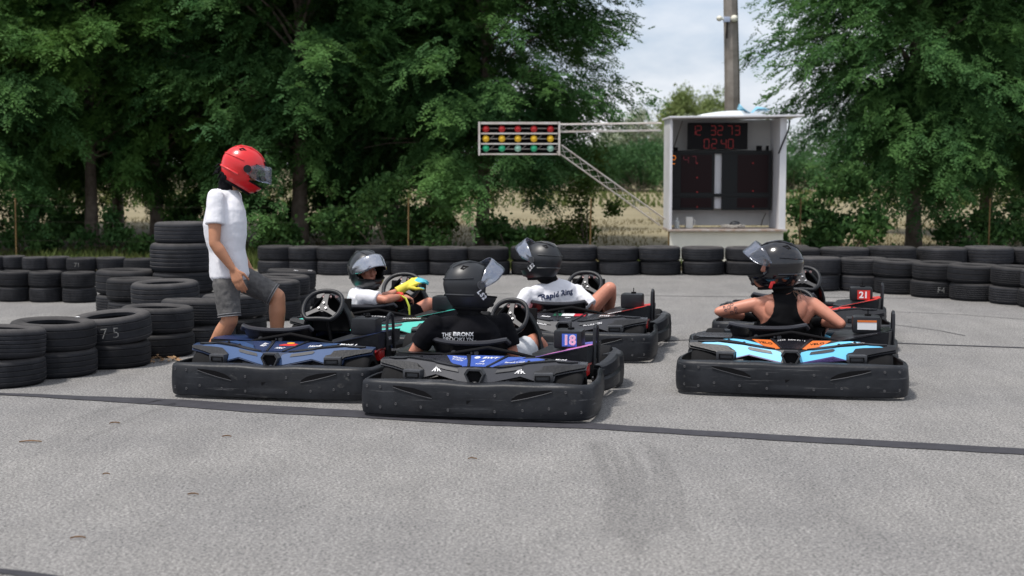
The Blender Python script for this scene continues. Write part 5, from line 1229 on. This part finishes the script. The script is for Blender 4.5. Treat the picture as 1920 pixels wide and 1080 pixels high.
def clip_cloth(name, skin, test, off, mtl, parent, inv, thick=.004):
    """garment cut from the skin's own surface, lifted off it"""
    bm = bmesh.new(); bm.from_mesh(skin); bm.normal_update()
    bmesh.ops.delete(bm, geom=[f for f in bm.faces if not test(f.calc_center_median())], context='FACES')
    for _ in range(3):
        bd = [v for v in bm.verts if v.is_boundary]
        mv = {v: (v.co+sum((e.other_vert(v).co for e in v.link_edges if e.is_boundary), Vector()))/(1+sum(1 for e in v.link_edges if e.is_boundary)) for v in bd}
        for v, c in mv.items(): v.co = v.co.lerp(c, .7)
    bm.normal_update()
    for v in bm.verts: v.co += v.normal*off
    me = bpy.data.meshes.new(name); bm.to_mesh(me); bm.free(); me.materials.clear(); me.materials.append(M[mtl]); me.polygons.foreach_set('use_smooth', [True]*len(me.polygons))
    o = link(name, me, parent, inv); s = o.modifiers.new('t', 'SOLIDIFY'); s.thickness = thick; s.offset = 1; return o
def person(name, loc, label):
    e = empty('person', loc); tag(e, label, 'person'); return e, Matrix.Translation(-Vector(loc))
def body(parent, inv, mb, skin, voxel=.0058, smooth=5):
    me = remesh('body', mb, voxel, smooth, .5, M[skin]); return link('body', me, parent, inv), me
def cloth(name, parent, inv, mb, mtl, voxel=.0075, smooth=5, wr=.010, ws=.10):
    me = remesh(name, mb, voxel, smooth, .5, M[mtl], wr, ws); return link(name, me, parent, inv), me
def shoes(parent, inv, feet):
    for heel, toe, up in feet:
        mb = MB(); h, t = Vector(heel), Vector(toe); d = (t-h).normalized()
        mb.capsule(h+Vector((0, 0, .035)), .040, h.lerp(t, .45)+Vector((0, 0, .04)), .042); mb.capsule(h.lerp(t, .45)+Vector((0, 0, .036)), .042, t+Vector((0, 0, .026))-d*.03, .034); mb.capsule(h+Vector((0, 0, .05)), .040, Vector(up), .036)
        me = remesh('shoe', mb, .009, 4, .5, M['shoe']); link('shoe', me, parent, inv)
def eyes(parent, inv, F):
    for s in (-1, 1):
        mb = MB(); mb.ellip(F @ Vector((s*.031, .079, .006)), F.to_3x3() @ Vector((.0125, 0, 0)), F.to_3x3() @ Vector((0, .008, 0)), F.to_3x3() @ Vector((0, 0, .0075))); link('eye', mb.mesh('eye', M['eye']), parent, inv)
        mb = MB(); mb.tube([F @ Vector((s*.012, .091, .026)), F @ Vector((s*.03, .090, .031)), F @ Vector((s*.05, .078, .026))], .0035, 5); link('eyebrow', mb.mesh('eyebrow', M['hair']), parent, inv)

# ---------------------------------------------------------------- standing man in the red helmet
base = G(440, 700); base.z = 0; e, iv = person('person', base, 'standing man in red helmet and white shirt stepping into the navy kart')
F = head_frame(P(457, 315, 9.93), 78, 31)
RT = Vector((.25, -.97, 0)).normalized()                   # his right-hand side (he faces right, a little away)
neck, chest, pel = P(426, 357, 9.93), P(421, 418, 9.93), P(430, 512, 9.93)
shR, shL = P(404, 376, 9.77), P(437, 376, 10.09); elR, wrR = P(402, 456, 9.70), P(437, 505, 9.71); elL, wrL = P(440, 460, 10.16), P(468, 505, 10.15)
hipR, knR, anR = P(424, 530, 9.83), P(431, 601, 9.80), P(388, 672, 9.90); hipL, knL, anL = P(460, 524, 10.02), P(520, 556, 10.03), P(519, 648, 10.03)
footR = (P(376, 700, 9.93), P(410, 706, 9.93)); footR = (Vector((anR.x-.03, anR.y, .0)), Vector((anR.x+.17, anR.y+.02, .0))); footL = (Vector((anL.x-.03, anL.y, .065)), Vector((anL.x+.17, anL.y+.06, .065)))
def man_body():
    mb = MB(); head(mb, F); mb.capsule(neck-Vector((0, 0, .04)), .056, F @ Vector((0, -.03, -.05)), .054)
    mb.loft(torso_secs(pel, chest, neck, RT, RT, .165, .140, .165, .175, .108))
    for a, b, c in ((shR, elR, wrR), (shL, elL, wrL)): limb(mb, a, b, c, .050, .038, .0245, 1.10)
    hand(mb, wrR, P(451, 540, 9.69)-P(438, 507, 9.71), Vector((.1, 1, 0)), -1, .42, .98); hand(mb, wrL, Vector((.1, 0, -1)), Vector((.1, -1, 0)), 1, .4, .95)
    limb(mb, hipR, knR, anR, .082, .056, .036, 1.08, .3); limb(mb, hipL, knL, anL, .082, .056, .036, 1.08, .3)
    for (h, t), a in ((footR, anR), (footL, anL)): mb.capsule(a, .036, h+Vector((.02, 0, .04)), .034); mb.capsule(h+Vector((.02, 0, .04)), .034, t+Vector((-.03, 0, .03)), .026)
    return mb
body(e, iv, man_body(), 'skin_tan', .0056)
mb = MB(); secs = torso_secs(pel+Vector((0, 0, -.015)), chest, neck, RT, RT, .182, .168, .182, .180, .128, .010); mb.loft(secs)
for a, b, fl in ((shR, elR, 0), (shL, elL, 0)): d = (b-a).normalized(); mb.capsule(a-d*.02, .062, a+d*.170, .069, False, True); mb.capsule(neck-Vector((0, 0, .05)), .062, a-Vector((0, 0, .006)), .056)
o_, me_ = cloth('tshirt', e, iv, mb, 'white_cloth', .0068, 5, .009, .09)
mb = MB()
w0 = pel+Vector((0, 0, .06)); mb.loft([(pel+Vector((0, 0, .02)), RT*.150, Vector((.97, .25, 0))*.102), (pel+Vector((0, 0, -.05)), RT*.166, Vector((.97, .25, 0))*.114), (pel+Vector((.01, 0, -.11)), RT*.160, Vector((.97, .25, 0))*.110)])
for h, k in ((hipR, knR), (hipL, knL)): mb.capsule(h-Vector((0, 0, .005)), .096, h.lerp(k, .88), .079, False, True)
o_, me_ = cloth('shorts', e, iv, mb, 'denim_grey', .0075, 4, .012, .06)
for h, k in ((hipR, knR), (hipL, knL)):
    mb = MB(); d = (k-h).normalized(); c = h.lerp(k, .865); u = d.orthogonal().normalized(); w = d.cross(u)
    for q in (-.010, .006): mb.tube([c+d*q+(u*math.cos(a)+w*math.sin(a))*.0795 for a in [2*math.pi*i/28 for i in range(28)]], .0032, 5, closed=True)
    link('hem_stitching', mb.mesh('hem_stitching', mat('faded_hem', (.2, .2, .21), .9)), o_, iv)
shoes(e, iv, [(footR[0], footR[1], anR), (footL[0], footL[1], anL)])
HS[0] = .96
helmet(e, iv, F, 'helmet_red', 'visor_clear', 16, None, 'glossy red full-face helmet with part-raised clear visor', (-25, 22)); eyes(e, iv, F)
HS[0] = 1.0
# dark fabric of the balaclava and hair under the helmet
mb = MB(); mb.capsule(neck+Vector((-.01, 0, -.025)), .064, F @ Vector((0, -.06, -.075)), .070); mb.ellip(F @ Vector((0, -.07, -.10)), F.to_3x3() @ Vector((.075, 0, 0)), F.to_3x3() @ Vector((0, .055, 0)), F.to_3x3() @ Vector((0, 0, .055)))
me = remesh('balaclava', mb, .008, 4, .5, M['black_cloth'], .02, .03); link('balaclava', me, e, iv)
mb = MB(); rg = random.Random(3); q = F @ Vector((0, -.12, -.09))
for k in range(9):
    d = Vector((-1, rg.uniform(-.6, .6), rg.uniform(-.9, .1))).normalized(); p = q+Vector((rg.uniform(-.02, .02), rg.uniform(-.05, .05), rg.uniform(-.03, .05))); mb.tube([p, p+d*.03, p+d*.055+Vector((0, 0, -.02))], [.012, .008, .002], 5)
link('hair', mb.mesh('hair', M['lining']), e, iv)
# badge on the red helmet's brow: dark spiky emblem with a pale dot
star = [(-.075, .030), (-.060, .010), (-.058, -.012), (-.035, -.030), (.0, -.034), (.035, -.030), (.058, -.012), (.060, .010), (.075, .030), (.045, .012), (.030, .036), (.016, .010), (0, .018), (-.016, .010), (-.030, .036), (-.045, .012)]
hm = [o for o in e.children if o.name.startswith('helmet')][0]
vs, fs = grid2d(star, 2); me = mapped(vs, fs, lambda x, y: hpt(R(8)+x/.16, R(32)+y/.15, .975), M['lining'], 'emblem'); me.transform(F); link('emblem', me, hm, iv)
mb = MB(); mb.disc(hpt(R(8), R(30), .976), hpt(R(8), R(30)), .010, .003, 12); me = mb.mesh('emblem_dot', M['white']); me.transform(F); link('emblem_dot', me, hm, iv)

def driver(i, psi, label, F, neck, chest, pelz, rt_c, arms, knees, feet, skin, widths, shirt, shirt_mat, short_mat, short_to=.8, sleeve=.16, hands=None, build=1.0, bal=True, wr=.010):
    e, iv = person('person', KT(i, 0, .75, .085, psi), label); pel = KT(i, *pelz, psi); rk = Vector((math.cos(psi), -math.sin(psi), 0)); fk = Vector((math.sin(psi), math.cos(psi), 0))
    mb = MB(); head(mb, F); mb.capsule(neck-Vector((0, 0, .04)), .056*build, F @ Vector((0, -.02, -.05)), .054)
    wh, ww, wc, ws, dp = widths; mb.loft(torso_secs(pel, chest, neck, rk, rt_c, wh, ww, wc, ws, dp))
    for a, b, c in arms:
        limb(mb, a, b, c, .048*build, .0355*build, .0245*build, 1.13); a = Vector(a); bis = (Vector(b)-(a+Vector(c))/2); bis = bis.normalized() if bis.length > .02 else Vector((0, 0, -1)); mb.ellip(Vector(b)+bis*.014, Vector((.028, 0, 0)), Vector((0, .028, 0)), Vector((0, 0, .028))); tc = Vector(chest)
        mb.capsule(Vector(neck)-Vector((0, 0, .045)), .052, a+Vector((0, 0, -.004)), .046*build); mb.capsule(a+Vector((0, 0, -.015)), .05*build, tc.lerp(a, .55)-Vector((0, 0, .05)), .07*build)
    for w, d, n, t, cu in (hands or []): hand(mb, w, d, n, t, cu, .97*build)
    rc_ = Vector(rt_c).normalized(); bk = Vector((0, 0, 1)).cross(rc_); bk = -bk if bk.dot(fk) > 0 else bk
    for s in ((1, -1) if shirt is None else ()): mb.ellip(Vector(chest)+rc_*s*wc*.50+bk*dp*.80+Vector((0, 0, .045)), rc_*.055, bk*.026, Vector((0, 0, .075))+rc_*s*.02)
    hips = [pel+rk*s*.085 for s in (1, -1)]
    for h, k, a in zip(hips, knees, feet): limb(mb, h, k, a, .080*build, .055*build, .036*build, 1.08, .3); mb.capsule(a, .036, a+fk*.12-Vector((0, 0, .02)), .026)
    b_, bme = body(e, iv, mb, skin, .0058, 8)
    shoes(e, iv, [(a-fk*.03-Vector((0, 0, .05)), a+fk*.18-Vector((0, 0, .03)), a) for a in feet])
    res = dict(e=e, iv=iv, body=bme, pel=pel, rk=rk, fk=fk)
    if shirt == 'tee':
        mb = MB(); mb.loft(torso_secs(pel, chest, neck, rk, rt_c, wh+.004, ww+.010, wc+.006, ws+.004, dp+.010, .008))
        for a, b, c in arms:
            d = (b-a).normalized(); mb.capsule(a-d*.01, .060*build, a+d*sleeve*.55, .066*build); mb.capsule(a+d*sleeve*.5, .066*build, a+d*sleeve, .064*build, False, True)
            mb.capsule(Vector(neck)-Vector((0, 0, .05)), .060, a+Vector((0, 0, -.006)), .056*build); mb.capsule(a+Vector((0, 0, -.02)), .058*build, Vector(chest).lerp(a, .55)-Vector((0, 0, .05)), .08*build)
        o_, m_ = cloth('tshirt', e, iv, mb, shirt_mat, .0068, 4, wr*.9, .085); res['shirt'] = o_; res['shirt_me'] = m_
    mb = MB(); mb.ellip(pel, rk*(wh+.012), fk*(dp+.02), Vector((0, 0, .105)))
    for h, k in zip(hips, knees): mb.capsule(h, .094*build, Vector(h).lerp(k, short_to), .078*build, False, True)
    res['shorts'], _ = cloth('shorts', e, iv, mb, short_mat, .009, 4, .010, .07)
    if bal:
        mb = MB(); mb.capsule(Vector(neck)+Vector((0, 0, -.008)), .062*build, F @ Vector((0, -.012, -.085)), .092); me = remesh('balaclava', mb, .008, 4, .5, M['lining'], .012, .03); link('balaclava', me, e, iv)
    return res

# ---------------------------------------------------------------- middle driver in black T-shirt (kart 18)
F = head_frame(P(880, 536, 8.93), 66, 6, -4)
sL, sR = P(812, 612, 8.80), P(944, 608, 9.06)
D = driver(0, PSI, 'driver in matt black helmet and black T-shirt printed THE BRONX', F, P(882, 590, 8.92), P(880, 640, 8.93), (-.15, .93, .15), (sR-sL), [(sL, P(775, 664, 8.86), P(815, 676, 9.12)), (sR, P(962, 668, 9.05), P(930, 660, 9.30))],
    [P(1003, 641, 9.36), KT(0, -.22, 1.22, .36)], [KT(0, .16, 1.62, .15), KT(0, -.16, 1.62, .15)], 'skin_pink', (.165, .155, .190, .215, .115), 'tee', 'black_cloth', 'grey_cloth', .86, .15,
    [(P(815, 676, 9.12), Vector((.3, 1, 0)), Vector((0, 0, -1)), 1, .6), (P(930, 660, 9.30), Vector((-.2, 1, .1)), Vector((-.4, .3, -1)), -1, .8)], 1.08)
helmet(D['e'], D['iv'], F, 'helmet_matt', 'visor', 46, 'LS2', 'matt black full-face helmet with clear visor lifted', (-26, 20), stick=.062); eyes(D['e'], D['iv'], F)
rt, up = (sR-sL).normalized(), Vector((0, 0, 1)); up = (up-rt*up.dot(rt)).normalized()
for s, px, py, sz, b in (('THE', 823, 628, .034, .010), ('BRONX', 857, 627.5, .034, .04), ('BROOKLYN...', 850, 637, .034, .010)):
    vs, fs = text2d(s, sz, b, 0, 'CENTER' if s != 'BROOKLYN...' else 'CENTER'); me = mapped(vs, fs, on_mesh(D['shirt_me'], P(px, py, 8.85), rt, up, .004), M['white'], 'lettering'); link('lettering', me, D['shirt'], D['iv'])

# ---------------------------------------------------------------- woman in the tank top (blue-orange kart)
F = head_frame(P(1457, 497, 9.73), -74, 4, 3)
sL, sR = P(1418, 570, 9.77), P(1524, 570, 9.71)
eL, wL = P(1350, 584, 9.81), P(1410, 596, 10.01); eR, wR = P(1576, 607, 9.61), P(1520, 603, 10.03)
D = driver(1, PSI, 'woman in glossy black helmet and black tank top with a tattooed arm', F, P(1472, 546, 9.74), P(1473, 592, 9.75), (-.15, .92, .16), (sR-sL), [(sL, eL, wL), (sR, eR, wR)],
    [P(1549, 590, 10.06), KT(1, -.20, 1.22, .37)], [KT(1, .15, 1.62, .15), KT(1, -.15, 1.62, .15)], 'skin_pink', (.165, .145, .172, .190, .100), None, None, 'black_cloth', .12, .1,
    [(wL, Vector((.8, .6, 0)), Vector((0, .4, -1)), -1, .7), (wR, Vector((-.5, 1, .1)), Vector((0, .3, -1)), 1, .8)], 1.0)
HS[0] = 1.08
helmet(D['e'], D['iv'], F, 'helmet_gloss', 'visor_clear', 42, None, 'glossy black full-face helmet with clear visor lifted', (-24, 18), stick=.04); eyes(D['e'], D['iv'], F)
HS[0] = 1.0
ctr = P(1472, 546, 9.66); rt = (sR-sL).normalized(); fw = Vector((0, 0, 1)).cross(rt)
def tank(p):
    q = p-ctr; x = q.dot(rt); z = q.z
    if z < -.47 or z > .03: return False
    arms = abs((p-eL).dot(p-eL))**.5 < .22 or ((p-eR).dot(p-eR))**.5 < .22
    if arms: return False
    h = float(np.interp(-z, [-.03, 0, .03, .09, .14, .18, .215, .235, .26, .5], [.080, .083, .080, .076, .082, .100, .128, .165, .30, .4]))
    back = q.dot(fw) < .06
    if back: return abs(x-.003) < h and not (z > -.025 and abs(x) < .048*((z+.025)/.03)**.5+.012 if z > -.025 else False)
    return abs(x) < (.085 if z > -.12 else .3) and not (z > -.08 and abs(x) < .05)
tk = clip_cloth('tank_top', D['body'], tank, .004, 'tank_cloth', D['e'], D['iv'])
mb = MB(); hb = F @ Vector((.075, -.03, -.115)); buck = F @ Vector((-.07, .03, -.128)); rg = random.Random(8)
for k in range(7):
    p = P(1490+rg.uniform(-6, 10), 545, 9.66); mb.tube([p, p+Vector((rg.uniform(0, .04), -.02, -.02)), p+Vector((rg.uniform(.01, .06), -.025, -.055))], [.003, .0025, .001], 4)
link('hair', mb.mesh('hair', mat('brown_hair', (.10, .045, .02), .5)), D['e'], D['iv'])
mb = MB(); bp = P(1446, 535, 9.55); mb.box(bp, (.022, .012, .045), Matrix.Rotation(.3, 3, 'Y'), 0, .005); mb.box(bp+Vector((.012, 0, .018)), (.03, .010, .016), None, 0, .004); link('strap_buckle', mb.mesh('strap_buckle', M['red']), [o for o in D['e'].children if o.name.startswith('helmet')][0], D['iv'])
# tattoo: small scrolls drawn on the left upper arm
M['ink'] = mat('tattoo_ink', (.10, .055, .055), .6); bv = BVHTree.FromPolygons([v.co.copy() for v in D['body'].vertices], [list(p.vertices) for p in D['body'].polygons])
mb = MB(); rg = random.Random(4)
for (px, py, r, n) in ((1366, 576, 4.5, 9), (1372, 571, 3.5, 8), (1379, 579, 4, 9), (1361, 582, 3, 7), (1372, 586, 3.5, 8), (1368, 568, 3, 7), (1381, 586, 2.5, 6), (1358, 576, 2.2, 6)):
    pts = []
    for k in range(n+4):
        a = k*6.0/n+r; rr_ = r*(1-.05*k); qx, qy = px+rr_*math.cos(a), py+rr_*math.sin(a); h = bv.ray_cast(Vector((0, 0, CAM_H)), ray(qx, qy).normalized())
        if h[0] is not None and (h[0]-P(qx, qy, 9.7)).length < .3: pts.append(h[0]+h[1]*.0008)
    if len(pts) > 3: mb.tube(pts, .0022, 4)
link('tattoo', mb.mesh('tattoo', M['ink']), D['e'], D['iv'])

# ---------------------------------------------------------------- driver in the white printed shirt (black flag kart)
F = head_frame(P(1016, 489, 11.47), -62, 4, 4)
sL, sR = P(988, 553, 11.37), P(1082, 548, 11.55)
D = driver(2, PSI+R(.5), 'driver in white printed T-shirt and denim shorts looking left', F, P(1033, 527, 11.48), P(1042, 562, 11.51), (-.15, .90, .16), (sR-sL), [(sL, P(972, 588, 11.34), P(1000, 592, 11.64)), (sR, P(1104, 570, 11.49), P(1108, 592, 11.61))],
    [P(1143, 541, 11.62), KT(2, -.22, 1.24, .40, PSI+R(.5))], [P(1140, 597, 12.0), KT(2, -.16, 1.64, .15, PSI+R(.5))], 'skin_pink', (.165, .155, .185, .205, .108), 'tee', 'white_cloth', 'denim_blue', .42, .17,
    [(P(1000, 592, 11.64), Vector((.3, 1, 0)), Vector((0, 0, -1)), 1, .7), (P(1108, 592, 11.61), Vector((.1, .5, -.8)), Vector((-1, 0, 0)), -1, .5)], 1.02, wr=.016)
helmet(D['e'], D['iv'], F, 'helmet_matt', 'visor', 46, 'LS2', 'matt black full-face helmet with clear visor lifted to the left', (-26, 20), stick=.062); eyes(D['e'], D['iv'], F)
rt = (sR-sL).normalized(); a_ = R(9); up = Vector((0, 0, 1)); up = (up-rt*up.dot(rt)).normalized(); rt2 = rt*math.cos(a_)+up*math.sin(a_); up2 = up*math.cos(a_)-rt*math.sin(a_)
vs, fs = text2d('Rapid Ring', .060, .035, .22, spacing=1.05)
link('lettering', mapped(vs, fs, on_mesh(D['shirt_me'], P(1045, 556, 11.39), rt2, up2, .004), M['navy_dark'], 'lettering'), D['shirt'], D['iv'])
vs, fs = grid2d([(-.03, 0), (-.01, .016), (.02, .02), (.034, .012), (.012, .006)], 1); link('print_emblem', mapped(vs, fs, on_mesh(D['shirt_me'], P(1015, 557, 11.34), rt2, up2, .004), M['navy_dark'], 'print_emblem'), D['shirt'], D['iv'])

# ---------------------------------------------------------------- young driver with the yellow glove (teal kart)
F = head_frame(P(686, 506, 11.25), 143, 2, 3)
sL, sR = P(664, 553, 11.42), P(684, 553, 11.10)
sR = P(681, 556, 11.10); sL = P(668, 552, 11.38)
eR, wR = P(722, 562, 11.02), P(750, 556, 11.22); eL, wL = P(712, 560, 11.40), P(748, 545, 11.46)
D = driver(3, PSI+R(.5), 'young driver in graphite helmet and white T-shirt looking back over the shoulder', F, P(682, 539, 11.24), P(678, 570, 11.25), (-.15, .86, .16), (sR-sL), [(sR, eR, wR), (sL, eL, wL)],
    [KT(3, .20, 1.22, .36, PSI+R(.5)), KT(3, -.20, 1.22, .36, PSI+R(.5))], [KT(3, .15, 1.6, .15, PSI+R(.5)), KT(3, -.15, 1.6, .15, PSI+R(.5))], 'skin_pink', (.145, .130, .150, .165, .095), 'tee', 'white_cloth', 'black_cloth', .75, .14,
    [(wR, Vector((.8, .5, -.1)), Vector((0, .3, -1)), -1, .8)], .92)
helmet(D['e'], D['iv'], F, 'helmet_grey', 'visor_dark', 30, None, 'graphite full-face helmet with smoked visor lifted', (-24, 22)); eyes(D['e'], D['iv'], F)
mb = MB(); d = (P(779, 527, 11.50)-wL).normalized(); mb.capsule(wL-d*.02, .040, wL+d*.07, .036, True, False); hand(mb, wL+d*.05, d, Vector((.2, .6, -.8)), 1, .7, 1.22)
me = remesh('rubber_glove', mb, .005, 4, .5, M['rubber_glove']); gl = link('rubber_glove', me, D['e'], D['iv'])
tips = P(790, 526, 11.72); me.materials.append(M['cyan_glove'])
q = wL+d*.115
for p in me.polygons:
    if (p.center-wL).dot(d) > .172+.02*math.sin(p.center.z*120): p.material_index = 1
mb = MB(); c = wR.lerp(eR, .06); ax = (wR-eR).normalized(); u = ax.orthogonal().normalized(); w = ax.cross(u)
for k in range(3): mb.tube([c+ax*(.012*k-.01)+(u*math.cos(a)+w*math.sin(a))*(.031+.003*math.sin(5*a+k)) for a in [i*.35 for i in range(18)]], .008, 6, closed=True)
link('wristband', mb.mesh('wristband', mat('red_band', (.65, .05, .03), .6)), D['e'], D['iv'])
mb = MB(); mb.tube([wR+Vector((.0, -.03, .02)), wR+Vector((.05, -.05, -.01)), wR+Vector((.075, -.06, -.07)), wR+Vector((.08, -.06, -.14))], [.006, .008, .009, .007], 6); link('wristband_cord', mb.mesh('wristband_cord', mat('lime_cord', (.60, .68, .08), .6)), D['e'], D['iv'])
